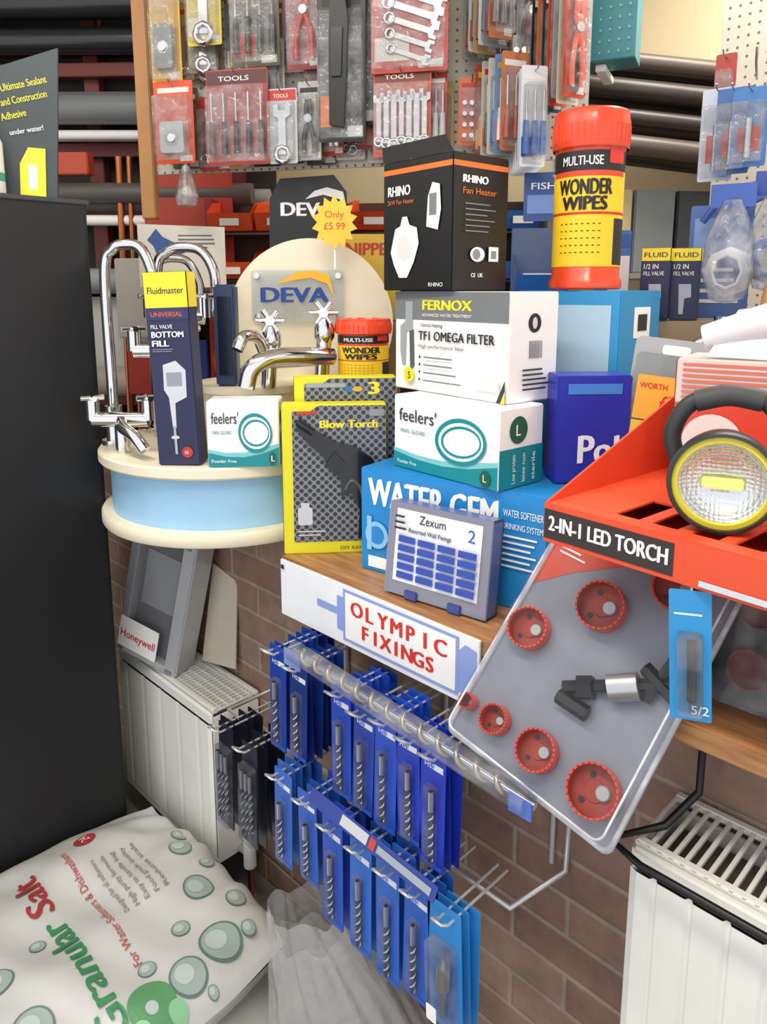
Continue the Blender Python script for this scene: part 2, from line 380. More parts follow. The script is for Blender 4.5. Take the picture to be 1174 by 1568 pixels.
def torch_pack(X, Y, Z, psi, w, d, h, full):
    e, f, r, t, l = carton('blow_torch_pack', X, Y, Z, psi, w, d, h, TY, tape=False)
    b0 = h*.085; x0 = w*.1
    f.prism([(x0, b0), (w-.001, b0), (w-.001, h-.004), (w*.35, h-.004), (w*.27, h-.016), (x0, h-.016)], HEX, .0015, .0003, 'printed_panel')
    f.l = .0025
    f.text('3' if not full else 'Blow Torch', w*.36 if full else w*.72, h*.845 if full else h*.9, h*.05 if full else h*.07, YEL, w=w*.56 if full else w*.12, bold=.045)
    if full:
        f.rect(w*.14, h*.935, w*.34, h*.955, mat('#c53a28')); f.rect(w*.84, h*.92, w*.98, h*.965, mat('#8d9298'))
        BT = mat('#0b0c0e', .25, coat=.4)
        f.prism([(w*.14, h*.88), (w*.19, h*.91), (w*.34, h*.83), (w*.5, h*.76), (w*.68, h*.73), (w*.86, h*.65), (w*.95, h*.52), (w*.96, h*.3), (w*.90, h*.14), (w*.72, h*.12), (w*.74, h*.3), (w*.66, h*.42), (w*.56, h*.40), (w*.56, h*.52), (w*.44, h*.58), (w*.38, h*.68), (w*.26, h*.74), (w*.16, h*.83)], BT, .012, .002, 'blow_torch')
        f.prism([(w*.42, h*.62), (w*.55, h*.55), (w*.60, h*.62), (w*.5, h*.7)], mat('#1d1f22', .2), .02, .002, 'torch_valve')
        tube('trigger', e, [f.at(w*.60, h*.44, .012), f.at(w*.66, h*.50, .014), f.at(w*.74, h*.46, .014), f.at(w*.78, h*.36, .014)], .004, mat('#55585c', .3))
        tube('grip_line', e, [f.at(w*.86, h*.58, .014), f.at(w*.89, h*.42, .014), f.at(w*.86, h*.22, .014)], .003, mat('#3c3f44', .3))
        rod('torch_nozzle', e, f.at(w*.15, h*.89, .01), f.at(w*.3, h*.82, .012), .009, mat('#3a3c40', .3, .8))
        f.l = .003
        f.prism(rr(w*.14, h*.2, w*.28, h*.32, .006), mat('#c7cbd0'), .001, .002, 'gas_can_icon'); f.prism(rr(w*.17, h*.32, w*.25, h*.35, .002), mat('#c7cbd0'), .001, .002, 'can_icon_top')
        lines(f, w*.14, h*.12, w*.3, h*.05, 2, mat('#c8cbd0'))
        f.text('DIY RANGE', w*.55, h*.03, h*.022, mat('#5b5a18'), w=w*.3)
    else:
        f.rect(w*.12, h*.94, w*.5, h*.965, mat('#9aa0a6')); f.disc(w*.55, h*.93, .014, mat('#3766a8'), .007); f.disc(w*.62, h*.93, .012, mat('#d0a628'), .006)
    l.rect(.001, .001, d-.001, h*.999, TY); l.rect(d*.3, h*.25, d*.7, h*.9, mat('#4b4d36'))
torch_pack(-.113, 1.655, 1.15, 5, .235, .045, .35, True)
torch_pack(-.09, 1.709, 1.15, 5, .235, .045, .405, False)

# ------------------------------------------------------------ main stack
BLUE = mat('#1d86cc', .4)
e, f, r, t, l = carton('water_softener_box', .190, 1.503, 1.15, -36, .43, .22, .228, BLUE)
f.text('WATER GEM', .02, .150, .058, WH2, w=.31, bold=.045)
f.text('WATER SOFTENER', .340, .182, .014, WH2, w=.082); f.text('DRINKING SYSTEM', .340, .158, .012, WH2, w=.082); lines(f, .340, .08, .082, .07, 6, WH2)
f.prism([(.02, .01), (.075, .01), (.075, .035), (.02, .035)], WH2, .0006, .0003); f.disc(.045, .085, .03, mat('#8cc5ea'), .03); f.disc(.045, .085, .02, BLUE); f.rect(.02, .05, .032, .125, mat('#8cc5ea'))
t.rect(.1, .085, .33, .135, mat('#b9a27a'), 'tape')
l.text('GEM', .04, .12, .04, WH2)
feelers_box(.213, 1.333, 1.379, -49, .29, .132, .155, True)
e, f, r, t, l = carton('boiler_filter_box', .236, 1.392, 1.535, -52, .34, .142, .213, WHITE, nc=True)
w, h, d = .34, .213, .142
f.rect(.001, h*.72, w-.001, h-.001, mat('#73777b')); f.text('FERNOX', w*.27, h*.82, h*.095, mat('#f4e02a'), w=w*.44, bold=.045); f.text('ADVANCED WATER TREATMENT', w*.27, h*.755, h*.03, WH2, w=w*.44)
f.text('Central Heating', w*.26, h*.655, h*.035, DARK, w=w*.2); f.text('TF1 OMEGA FILTER', w*.24, h*.52, h*.09, DARK, w=w*.66, bold=.03); f.text('High performance filter', w*.24, h*.445, h*.035, mat('#55585c'), w=w*.42)
for i in range(4): f.disc(w*.26, h*(.35-i*.075), .003, DARK)
lines(f, w*.3, h*.08, w*.36, h*.31, 4, mat('#777b80'), .2)
f.poly([(w*.74, h*.1), (w*.95, h*.1), (w*.95, h*.22), (w*.74, h*.22)], mat('#d8dadb')); f.poly([(w-.001, .001), (w-.001, h*.22), (w*.93, .001)], mat('#33363a')); f.poly([(w-.001, .001), (w-.001, h*.12), (w*.965, .001)], YEL)
f.disc(w*.165, h*.16, w*.05, mat('#f0d92e'), h*.08); f.text('5', w*.155, h*.12, h*.07, DARK)
f.prism([(w*.08, h*.25), (w*.11, h*.25), (w*.12, h*.6), (w*.18, h*.6), (w*.18, h*.9), (w*.11, h*.9), (w*.11, h*.7), (w*.06, h*.65), (w*.06, h*.4)], mat('#9aa0a4'), .001, .0012, 'filter_picture'); f.prism([(w*.16, h*.2), (w*.2, h*.25), (w*.19, h*.62), (w*.15, h*.6)], mat('#55595d'), .001, .0012, 'filter_picture')
r.disc(d*.5, h*.72, d*.13, mat('#16181a')); r.disc(d*.5, h*.72, d*.05, mat('#cfcfcf'), d*.08)
for i in range(10): r.rect(d*(.4+i*.025), h*.4, d*(.412+i*.025), h*.56, DARK)
lines(r, d*.25, h*.1, d*.55, h*.22, 5, mat('#3a3d40'), .4)
t.rect(.02, .03, .30, .034, mat('#b8b8b4'))
RB = mat('#1a1a1d', .35)
e, f, r, t, l = carton('fan_heater_box', .136, 1.50, 1.750, -50, .212, .165, .268, RB, nc=True)
w, h, d = .212, .268, .165; OR = mat('#d9722c')
f.rect(.001, h*.90, w-.001, h*.94, OR); r.rect(.001, h*.90, d-.001, h*.94, OR)
f.text('RHINO', w*.08, h*.735, h*.075, WH2, w=w*.34, bold=.045); f.text('2kW Fan Heater', w*.08, h*.67, h*.035, OR, w=w*.4)
f.poly([(w*.13, h*.3), (w*.2, h*.48), (w*.35, h*.52), (w*.52, h*.48), (w*.55, h*.36), (w*.48, h*.22), (w*.38, h*.1), (w*.26, h*.1), (w*.18, h*.2)], WH2); f.disc(w*.34, h*.33, w*.12, mat('#d6d6d6'), h*.1); f.poly([(w*.28, h*.5), (w*.42, h*.5), (w*.38, h*.57), (w*.31, h*.57)], WH2)
f.poly([(w*.66, h*.48), (w*.82, h*.45), (w*.86, h*.6), (w*.84, h*.78), (w*.74, h*.8), (w*.68, h*.7)], WH2); f.rect(w*.7, h*.56, w*.8, h*.72, mat('#777a7e')); f.text('RHINO', w*.7, h*.03, h*.03, WH2, w=w*.2)
r.text('RHINO', d*.16, h*.79, h*.055, WH2, w=d*.45, bold=.045); r.text('Fan Heater', d*.16, h*.71, h*.045, OR, w=d*.6); lines(r, d*.2, h*.42, d*.55, h*.24, 6, mat('#8a8a8a'), .2)
r.disc(d*.42, h*.27, d*.13, WH2, h*.055); r.disc(d*.40, h*.27, d*.07, mat('#8a8c90'), h*.04); r.rect(d*.62, h*.22, d*.8, h*.33, WH2); r.rect(d*.66, h*.24, d*.76, h*.3, mat('#8a8c90'))
r.text('CE  UK', d*.3, h*.1, h*.03, WH2)
mesh('open_flap', [(-w/2, -d/2, h), (w/2, -d/2, h), (w/2-.01, -d/2-.012, h+.03), (-w/2+.01, -d/2-.012, h+.03)], [(0, 1, 2, 3)], mat('#3a3a3c'), e)

# organiser case with fixings leaning on blue box
e = E('assortment_case', .107, 1.352, 1.152, -38, tx=-7)
CB2 = clear('#b9c3e6', .30, .15, base=.7, even=True); DB = mat('#2b49a8', .35); w, h, d = .235, .185, .042
box('back_shell', e, (w, .012, h), (0, d/2-.006, h/2), mat('#47568f', .3), .004)
for s_, c in (((w, d, .008), (0, 0, .004)), ((w, d, .008), (0, 0, h-.004)), ((.008, d, h), (-w/2+.004, 0, h/2)), ((.008, d, h), (w/2-.004, 0, h/2))): box('case_wall', e, s_, c, mat('#5c69a0', .3), .003)
box('clear_lid', e, (w, .004, h), (0, -d/2, h/2), CB2, .001)
f = F(e, (-w/2, -d/2-.002, 0), (1, 0, 0), (0, 0, 1))
f.rect(.02, .028, w-.02, h-.012, mat('#e0e4ec')); f.rect(.165, .135, .195, .165, WH2); f.text('2', .185, .137, .024, mat('#3b62b8')); f.text('Zexum', .075, .15, .017, DARK, w=.06, bold=0); f.text('Assorted Wall Fixings', .05, .13, .009, DARK, w=.1)
for i in range(4):
    for j in range(5): f.rect(.03+i*.047, .036+j*.018, .03+i*.047+.04, .036+j*.018+.013, DB)
lines(f, .022, .13, .03, .035, 3, DARK)
for s_ in (-.05, .05): box('latch', e, (.03, .008, .018), (s_, -d/2-.003, .006), mat('#39478a'), .002)

# ------------------------------------------------------------ tubs of wipes
def wrap(parent, s, r, zc, h, m, w=None, bold=.02, ang0=0):
    vs, fs, tw = textdata(s, bold); sx = (w/(tw*h)) if w else 1
    out = []
    for v in vs:
        a = (v.x-tw/2)*h*sx/r+ang0; q = r+v.z; out.append((q*math.sin(a), -q*math.cos(a), zc+v.y*h))
    mesh('lettering', out, fs, m, parent)
def tub(X, Y, Z, r, h):
    e = E('wipes_tub', X, Y, Z, math.degrees(-math.atan2(X, Y)))
    OR = mat('#e0451f', .3, coat=.3)
    lathe('tub_body', e, [(0, 0), (r*.93, 0), (r*.97, h*.01), (r*.97, h*.05), (r*.9, h*.07), (r*.9, h*.78), (r*.95, h*.80)], OR)
    lathe('lid', e, [(r*.98, h*.79), (r, h*.80), (r, h*.94), (r*.97, h*.96), (r*.97, h*.99), (r*.93, h), (r*.6, h), (r*.58, h*.985), (0, h*.985)], OR)
    for i in range(36):
        a = i/36*2*math.pi; c = V((math.cos(a)*r, math.sin(a)*r, 0))
        rod('lid_rib', e, c+V((0, 0, h*.82)), c+V((0, 0, h*.92)), .0015, OR, seg=6)
    lathe('label_black', e, [(r*.91, h*.66), (r*.91, h*.77)], mat('#1d1b1b'), a0=-math.pi, a1=.3)
    lathe('label_yellow', e, [(r*.91, h*.13), (r*.91, h*.66)], mat('#f0c829'), a0=-math.pi, a1=.3)
    lathe('label_red', e, [(r*.912, h*.42), (r*.912, h*.435)], mat('#c9341f'), a0=-math.pi, a1=.3)
    lathe('label_red', e, [(r*.912, h*.63), (r*.912, h*.66)], mat('#d84527'), a0=-math.pi*.9, a1=-.35)
    lathe('label_side', e, [(r*.913, h*.14), (r*.913, h*.40)], mat('#2a2826'), a0=-.75, a1=-.05)
    lathe('label_burst', e, [(r*.915, h*.70), (r*.915, h*.78)], mat('#d8322a'), a0=-1.0, a1=-.4)
    q = r*.925; K = mat('#1d1b1b'); A = -.12
    wrap(e, 'MULTI-USE', q, h*.69, h*.05, WH2, w=r*1.1, ang0=A-.1); wrap(e, 'WONDER', q, h*.53, h*.085, K, w=r*1.5, bold=.05, ang0=A); wrap(e, 'WIPES', q, h*.445, h*.075, K, w=r*1.25, bold=.05, ang0=A)
    for i in range(5): wrap(e, '- - - - - - - -', q, h*(.2+i*.04), h*.03, K, w=r*1.1, bold=.02, ang0=A-.1)
    return e
e, f, r, t, l = carton('blue_shipping_carton', .479, 1.505, 1.15, -40, .24, .22, .60, mat('#2f8fc4', .45), nc=True)
f.rect(.02, .40, .22, .57, mat('#a9c6da')); r.prism(rr(.07, .50, .16, .565, .004), WH2, .0006, .0006, 'shipping_label'); r.l = .002; r.rect(.09, .515, .14, .55, DARK); t.rect(.09, .0, .15, .22, mat('#c9b48a'), 'tape')
tub(.437, 1.632, 1.752, .079, .362)
carton('plain_carton', -.02, 1.925, 1.15, 0, .11, .11, .35, mat('#b08c5c'))
tub(-.052, 1.90, 1.50, .072, .18)
e, f, r, t, l = carton('royal_blue_box', .402, 1.436, 1.380, 3, .145, .08, .21, mat('#2432a4', .35))
f.text('Polo', .043, .04, .055, mat('#e8e8f4'), w=.12, bold=.03); f.rect(.02, .175, .125, .195, mat('#3f7fd0'))

# ------------------------------------------------------------ sign on shelf edge
e = EW('shelf_edge_sign', -1.30, .970, 1.015)
L_ = .57; hh = .132
box('sign_board', e, (L_, .006, hh), (L_/2, 0, hh/2), mat('#eef1f6', .3), .001)
f = F(e, (0, -.003, 0), (1, 0, 0), (0, 0, 1)); LB = mat('#8ea3dd')
f.poly([(.13, .062), (.195, .062), (.195, .03), (.24, .03), (.24, .105), (.195, .105), (.195, .078), (.13, .078)], LB)
f.poly([(L_-.06, .02), (L_-.005, .02), (L_-.005, .11), (L_-.03, .115), (L_-.06, .085)], LB)
f.rect(.215, .012, .525, .125, LB); f.rect(.222, .018, .518, .119, WH2)
RT = mat('#d8382f')
for k, (s_, y_, h_, p_) in enumerate((('OLYMPIC', .074, .032, .0375), ('FIXINGS', .032, .030, .029))):
    l0 = f.l
    for i, ch in enumerate(s_):
        f.l = l0; f.text(ch, .370+(i-3)*p_, y_, h_, RT, bold=.045, center=True)
f.rect(.006, .112, .016, .122, DARK)

# ------------------------------------------------------------ wire rack
e = EW('wire_display_rack')
z = .66
tube('lower_frame', e, [(-1.552, 1.125, z+.12), (-1.552, 1.118, z), (-1.552, .974, z), (-.654, .974, z), (-.628, 1.118, z), (-.628, 1.125, z+.13)], .0055, WIRE, smooth=False)
z2 = 1.0
tube('upper_frame', e, [(-1.25, 1.125, z2), (-1.25, 1.06, z2), (-.66, 1.06, z2), (-.66, 1.125, z2)], .005, WIRE, smooth=False)
for s_ in (-1.25, -.93, -.66): rod('upright', e, (s_, 1.12, z), (s_, 1.12, 1.11), .005, WIRE)
upper = [(-1.19, 1.012, .24, '#1a3e9c', 8), (-1.12, 1.0, .22, '#14327e', 6), (-.985, 1.0, .235, '#1c48b8', 7), (-.925, .985, .22, '#1a40a4', 5), (-.865, .995, .235, '#2150c4', 6), (-.80, .99, .22, '#2138b4', 5), (-.745, .985, .235, '#2138b8', 3)]
lower = [(-1.34, .785, .26, 'K', 5), (-1.245, .78, .25, 'K', 5), (-1.125, .775, .22, '#2a62bc', 5), (-1.04, .765, .2, '#255cbc', 5), (-.965, .75, .235, '#2352bc', 5), (-.885, .75, .24, '#2c6ac8', 5), (-.81, .75, .25, '#2e66c2', 4), (-.745, .75, .235, '#2b62c0', 4), (-.672, .745, .235, 'L', 3)]
BITM = mat('#cccfd4', .25, .9)
def twist(parent, x, y, z0, z1, r, m):
    rod('drill_bit', parent, (x, y, z0), (x, y, z1), r*.8, mat('#6c7076', .35, .9), seg=10)
    pts = []; n = 40
    for i in range(n+1):
        t = i/n; a = t*math.pi*11; pts.append((x+r*.8*math.cos(a), y+r*.8*math.sin(a), z0+(z1-z0)*.7*t))
    tube('drill_flute', parent, pts, r*.42, m, smooth=False, res=1)
    rod('drill_shank', parent, (x, y, z0+(z1-z0)*.72), (x, y, z1), r, m, seg=10)
def drillpack(s_, ztop, h, c, n, nf, nb, w=.062):
    if c == 'K': cm = mat('#16172a', .3)
    elif c == 'L': cm = mat('#2f88d2', .35)
    else: cm = mat(c, .35)
    e = EW('drill_bit_pack', s_, nf, ztop)
    hz = -.014
    tube('hook', e, [(-.010, nb-nf, hz), (-.010, -.015, hz), (-.010, -.032, hz+.012), (.010, -.032, hz+.012), (.010, -.015, hz), (.010, nb-nf, hz)], .0026, WIRE, smooth=False)
    for i in range(n):
        y = i*.02; tilt = random.uniform(-.05, .05); dz = random.uniform(-.012, 0) if i else 0
        f = F(e, (-w/2+random.uniform(-.004, .004), y, -h+dz), (1, 0, tilt), (-tilt, 0, 1))
        f.prism(rr(0, 0, w, h, .004, 3), cm, .0015, 0, 'card')
        if i == 0:
            if c == 'K':
                f.prism(rr(.004, .01, w-.004, h*.8, .004, 3), clear('#dcdfe8', .12, .05), .014, .002, 'blister')
                for k in range(3): twist(e, -w/2+.014+k*.016, -.009, -h+.02+k*.01, -h*.28, .0048, BITM)
                f.rect(.006, h*.86, w-.006, h*.93, mat('#8c90a8')); f.rect(.01, .02, w*.4, h*.2, mat('#3f348c'))
            elif c == 'L':
                f.prism(rr(.008, .02, w-.008, h*.72, .006, 3), clear('#e4eef6', .18), .02, .002, 'blister')
                rod('hex_shank', e, (0, -.012, -h*.85), (0, -.012, -h*.6), .006, STEEL); rod('cutter_head', e, (0, -.012, -h*.6), (0, -.012, -h*.42), .013, STEEL); rod('pilot_bit', e, (0, -.012, -h*.42), (0, -.012, -h*.3), .004, STEEL)
                f.prism(rr(.01, .02, .032, .05, .003, 3), WH2, .0005, .022, 'price_sticker'); f.rect(.004, h*.82, w-.004, h*.9, mat('#5fb4ea'))
            else:
                f.prism(rr(w*.28, .012, w*.72, h*.70, .004, 3), clear('#e6ebf5', .09, .05, base=.6), .011, .0018, 'blister')
                twist(e, 0, -.008, -h+.02, -h*.34, .0056, BITM)
                f.rect(.005, h*.765, w-.005, h*.79, mat('#dfe4f0')); f.text('HSS', w*.15, h*.82, .010, mat('#eef0f8')); f.rect(w*.55, h*.82, w*.9, h*.87, mat('#e4e8f2'))
                f.rect(.003, .002, w-.003, h*.05, mat('#2c60c0'))
for a in upper: drillpack(a[0], a[1], a[2], a[3], a[4], .868, 1.12, w=.056)
for a in lower: drillpack(a[0], a[1], a[2], a[3], a[4], .825, .974, w=.072 if a[3] == 'L' else .058)
e = EW('saw_blade_packet', -1.0, .795, .785)
f = F(e, (0, 0, 0), (.999, 0, -.05), (0, .5, .8)); f.prism(rr(0, 0, .32, .026, .003), mat('#1f3488', .3), .002); f.l = .0025
f.rect(.09, .004, .16, .022, mat('#b8bcc4')); f.rect(.165, .004, .18, .022, mat('#b23c2c')); f.rect(.185, .006, .31, .018, mat('#9aa2aa', .3, .6))
e = EW('long_drill_bit_tube', -1.08, .83, 1.052)
rod('clear_sleeve', e, (0, 0, .0), (.56, -.016, -.024), .02, clear('#e2e8f2', .14, base=.6), seg=20)
rod('shank', e, (.0, 0, 0), (.57, -.016, -.024), .006, STEEL)
pts = [(.02+.5*i/160, .010*math.cos(i*.5)-.014*i/160, .010*math.sin(i*.5)-.021*i/160) for i in range(161)]
tube('spiral_flute', e, pts, .0042, mat('#c6b69a', .3, .9), smooth=False, res=2)
box('sleeve_tab', e, (.05, .003, .035), (.01, -.012, -.01), mat('#7c90c8'), .001)
box('sleeve_tab', e, (.04, .003, .03), (.55, -.024, -.03), mat('#5574c8'), .001)

# ------------------------------------------------------------ hole saw kit
def basis(e, o, u, v):
    u = V(u).normalized(); v = V(v); v = (v-u*v.dot(u)).normalized(); n = u.cross(v)
    e.matrix_world = Matrix(((u.x, v.x, n.x, o[0]), (u.y, v.y, n.y, o[1]), (u.z, v.z, n.z, o[2]), (0, 0, 0, 1)))
e = EW('hole_saw_kit'); basis(e, (-.700, .843, 1.05), (.274, 0, -.058), (.03, .235, .33))
W, Hh = .298, .415
f = F(e, (0, 0, 0), (1, 0, 0), (0, 1, 0))
f.prism(rr(0, 0, W, Hh, .014), mat('#8b8e94', .3, .1), .003, 0, 'backing_card')
f.prism(rr(.006, .006, W-.006, Hh-.006, .012), clear('#f6f7fa', .03, .03), .03, .004, 'blister_shell')
tube('blister_rim', e, [f.at(a, b, .006) for a, b in rr(.004, .004, W-.004, Hh-.004, .014)], .0035, clear('#ffffff', .3, base=.8), smooth=False, cyc=True)
tube('blister_fold', e, [f.at(a, b, .034) for a, b in rr(.012, .012, W-.012, Hh-.012, .014)], .0018, clear('#ffffff', .35, base=.9), smooth=False, cyc=True)
f.l = .0035
ORG = mat('#dd4a28', .4)
f.poly([(.004, Hh*.66), (.004, Hh-.01), (W*.62, Hh-.004), (W*.45, Hh*.90), (W*.2, Hh*.78)], ORG); f.text('HOLE SAW SET', .02, Hh*.9, .012, WH2, w=.09); lines(f, .02, Hh*.82, .05, .025, 3, WH2)
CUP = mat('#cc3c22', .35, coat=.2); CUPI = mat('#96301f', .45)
def cup(a, b, r, dep=.024):
    a *= W; b *= Hh
    M = Matrix.Translation(f.at(a, b, .004))
    lathe('hole_saw', e, [(0, 0), (r, 0), (r, dep), (r-.003, dep)], CUP, M=M, seg=36)
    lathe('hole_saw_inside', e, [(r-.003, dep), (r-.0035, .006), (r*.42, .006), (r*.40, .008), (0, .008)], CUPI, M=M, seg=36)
    for i in range(26):
        t = i/26*2*math.pi; c = V((a+(r-.0015)*math.cos(t), b+(r-.0015)*math.sin(t), .004+dep)); rod('tooth', e, c, c+V((0, 0, .003)), .002, CUP, .0005, seg=5)
    lathe('hub', e, [(0, .011), (r*.25, .011), (r*.3, .009), (r*.3, .006)], mat('#a8a6a6', .4, .4), M=Matrix.Translation((r*.3, r*.1, 0)) @ M, seg=20)
    for k in range(2):
        c = V((a+r*.6*math.cos(k*2+2.2), b+r*.6*math.sin(k*2+2.2), .0105)); rod('slot', e, c, c+V((0, 0, .001)), r*.12, DARK, seg=10)
for a, b, r in ((.15, .50, .033), (.43, .71, .038), (.72, .90, .036), (.235, .145, .023), (.5, .145, .031), (.82, .15, .037), (.06, .14, .013)): cup(a, b, r)
K = mat('#1e2023', .35)
c = V((.66*W, .47*Hh, .016))
rod('arbor_shaft', e, c+V((-.06, -.035, 0)), c+V((.07, .05, 0)), .009, K, seg=6); rod('arbor_collar', e, c+V((.0, .0, 0)), c+V((.035, .025, 0)), .021, mat('#b5b7ba', .3, .8)); rod('arbor_nut', e, c+V((-.04, -.024, 0)), c+V((-.02, -.012, 0)), .018, K, seg=6)
rod('second_arbor', e, c+V((.03, .052, 0)), c+V((.10, .03, 0)), .011, K, seg=6); rod('adapter', e, c+V((-.06, -.05, 0)), c+V((-.01, -.05, 0)), .012, K, seg=6); rod('pilot', e, c+V((.05, .01, 0)), c+V((.06, .085, 0)), .008, K, seg=6)

e = EW('hole_saw_pack', -.372, 1.065, 1.152); e.rotation_euler = (rad(-12), 0, rad(0))
f = F(e, (0, 0, 0), (1, 0, 0), (0, 0, 1)); f.prism(rr(0, 0, .26, .215, .012), mat('#3c3e44', .35), .003, 0, 'backing_card'); f.prism(rr(.006, .006, .254, .205, .012), clear('#e0e4e8', .10), .025, .004, 'blister')
for a, b in ((.05, .15), (.12, .11), (.05, .06), (.15, .05), (.19, .15)): lathe('hole_saw', e, [(0, .004), (.03, .004), (.03, .022), (.027, .022), (.027, .008), (0, .008)], mat('#7e2f22', .4), M=Matrix.Translation(f.at(a, b, 0)) @ Matrix.Rotation(rad(90), 4, 'X'), seg=28)
e = E('cutter_bit_pack', .398, .87, 1.205, -25, ty=-4)
f = F(e, (-.027, 0, 0), (1, 0, 0), (0, 0, 1)); f.prism(rr(0, 0, .05, .175, .003), mat('#2f8fcb', .35), .002, 0, 'card'); f.prism(rr(.010, .01, .040, .12, .005), clear('#e8f0f4', .2), .012, .002, 'blister')
rod('cutter', e, (0, -.008, .03), (0, -.008, .11), .006, mat('#3c3f44', .3, .8)); f.text('5/2', .026, .01, .012, WH2, lift=.003); lines(f, .006, .140, .036, .02, 3, WH2)
rod('hang_wire', e, (0, .0, .165), (0, -.0, .195), .0015, WIRE)
e = EW('black_wire_stand')
tube('wire', e, [(-.372, 1.05, 1.11), (-.372, 1.05, 1.0), (-.40, 1.0, .955), (-.455, .935, .94), (-.40, .925, .932), (.6, .925, .932)], .006, BLACK, smooth=False)

# ------------------------------------------------------------ led torch counter display
ORD = mat('#dc4e2c', .4)
psi = -50; FX, FY = .238, 1.05
e = E('torch_counter_display', FX, FY, 1.385, psi)     # local x right along lip, y back
w, d = .46, .39
box('base_tray', e, (w, d, .006), (w/2, d/2, .003), ORD, .001)
box('front_lip', e, (w, .004, .058), (w/2, 0, .028), ORD, .001)
DK = .056
xs = [.0, .10, .135, .155, .19, .21, .245, .265, .30, .32, .355, .375, .41, .46]
box('deck_front', e, (w, .03, .004), (w/2, .015, DK), ORD, .0008); box('deck_rear', e, (w, d-.13, .004), (w/2, .13+(d-.13)/2, DK), ORD, .0008)
for i in range(0, len(xs)-1, 2): box('deck_bar', e, (xs[i+1]-xs[i], .10, .004), ((xs[i]+xs[i+1])/2, .08, DK), ORD, .0008)
for nm, x in (('left_wing', 0), ('right_wing', w)):
    mesh(nm, [(x, 0, 0), (x, d, 0), (x, d, .20), (x, 0, .058), (x+.004, 0, 0), (x+.004, d, 0), (x+.004, d, .20), (x+.004, 0, .058)], [(0, 1, 2, 3), (7, 6, 5, 4), (0, 3, 7, 4), (3, 2, 6, 7), (2, 1, 5, 6), (1, 0, 4, 5)], ORD, e)
box('back_panel', e, (w, .004, .20), (w/2, d, .10), ORD, .001)
f = F(e, (0, -.002, 0), (1, 0, 0), (0, 0, 1))
f.rect(.002, .006, .205, .05, mat('#332b2b')); f.text('2-IN-1 LED TORCH', .010, .019, .022, WH2, w=.188, bold=.045)
f.rect(.24, .004, w-.004, .012, mat('#c8d0d8'))
carton('display_riser_carton', .62, 1.10, 1.152, -45, .30, .18, .228, mat('#8c5a48'))
X0, Y0 = .452, .955
e = E('led_lantern_torch', X0, Y0, 1.447, -25)
FRm = Matrix.Translation((0, -.02, .062)) @ Matrix.Rotation(rad(90), 4, 'X')
lathe('housing', e, [(0, -.06), (.045, -.06), (.06, -.03), (.064, .0), (.064, .03), (.058, .034)], mat('#2a2a2c', .4), M=FRm)
lathe('yellow_ring', e, [(.059, .034), (.0605, .0365), (.0535, .0385), (.052, .034)], mat('#d9cc3c'), M=FRm)
def facet(nt, N, L, b):
    tc = N.new('ShaderNodeTexCoord'); vo = N.new('ShaderNodeTexVoronoi'); vo.inputs['Scale'].default_value = 170; vo.inputs['Randomness'].default_value = .2
    L.new(tc.outputs['Object'], vo.inputs[0]); bp = N.new('ShaderNodeBump'); bp.inputs['Strength'].default_value = .8; bp.inputs['Distance'].default_value = .002
    L.new(vo.outputs['Distance'], bp.inputs['Height']); L.new(bp.outputs[0], b.inputs['Normal']); b.inputs['Metallic'].default_value = .85; b.inputs['Roughness'].default_value = .25; b.inputs['Base Color'].default_value = (.66, .69, .74, 1)
lathe('reflector', e, [(.053, .034), (.045, .022), (.03, .012), (0, .008)], coord_mat('faceted_reflector', facet), M=FRm)
lathe('lens_rim', e, [(.064, .03), (.067, .034), (.065, .041), (.061, .042), (.060, .036)], mat('#2a2a2c', .4), M=FRm)
box('led_strip', e, (.05, .006, .015), (0, -.036, .058), mat('#e9e27a', .4, emit=.3), .002)
tube('carry_handle', e, [(-.058, .0, .075), (-.066, .0, .115), (-.045, .0, .155), (0, .0, .165), (.045, .0, .16), (.07, .0, .12), (.062, .0, .08)], .0115, mat('#2e2f31', .5))
tube('handle_grip', e, [(-.04, .0, .158), (0, .0, .168), (.04, .0, .163)], .0145, mat('#3a3b3d', .6))
box('foot', e, (.06, .05, .012), (0, 0, .004), mat('#2a2a2c'), .004)

# priced blister behind wing
e = E('priced_blister_pack', .525, 1.41, 1.38, -20, ty=6)
f = F(e, (-.07, 0, 0), (1, 0, 0), (0, 0, 1)); f.prism(rr(0, 0, .15, .28, .012), mat('#a9adb0', .4), .002, 0, 'card'); f.prism(rr(.006, .01, .144, .25, .01), clear('#e6ecec', .2, base=.7, even=True), .022, .003, 'blister')
f.l = .004; f.prism(rr(.015, .125, .135, .21, .003), mat('#f0ae3e'), .001, .026, 'price_label'); f.l = .0275; f.text('WORTH', .02, .185, .011, RT, w=.05); f.text('£7.99', .06, .15, .025, RT, w=.065); f.l = .027; f.rect(.015, .02, .135, .122, mat('#e2c04a'))
f.prism(rr(.05, .25, .10, .268, .005), WHITE, .001, .002, 'hang_tab')
rod('card_prop', e, (0, .10, -.228), (0, .0, .1), .004, STEEL)
e, f, r, t, l = carton('red_white_box', .585, 1.165, 1.445, -35, .20, .13, .20, mat('#cfc6c0', .45))
f.rect(.001, .001, .199, .13, mat('#cf3f2c')); lines(f, .01, .135, .18, .06, 7, mat('#cf6f5c'), .5); f.disc(.06, .07, .045, mat('#d9d4ce'))
l.rect(.001, .001, .129, .199, mat('#d8594a')); lines(l, .01, .02, .1, .16, 12, mat('#e6c8c0'), .4)
e = E('paper_roll', .57, 1.14, 1.675, -35)
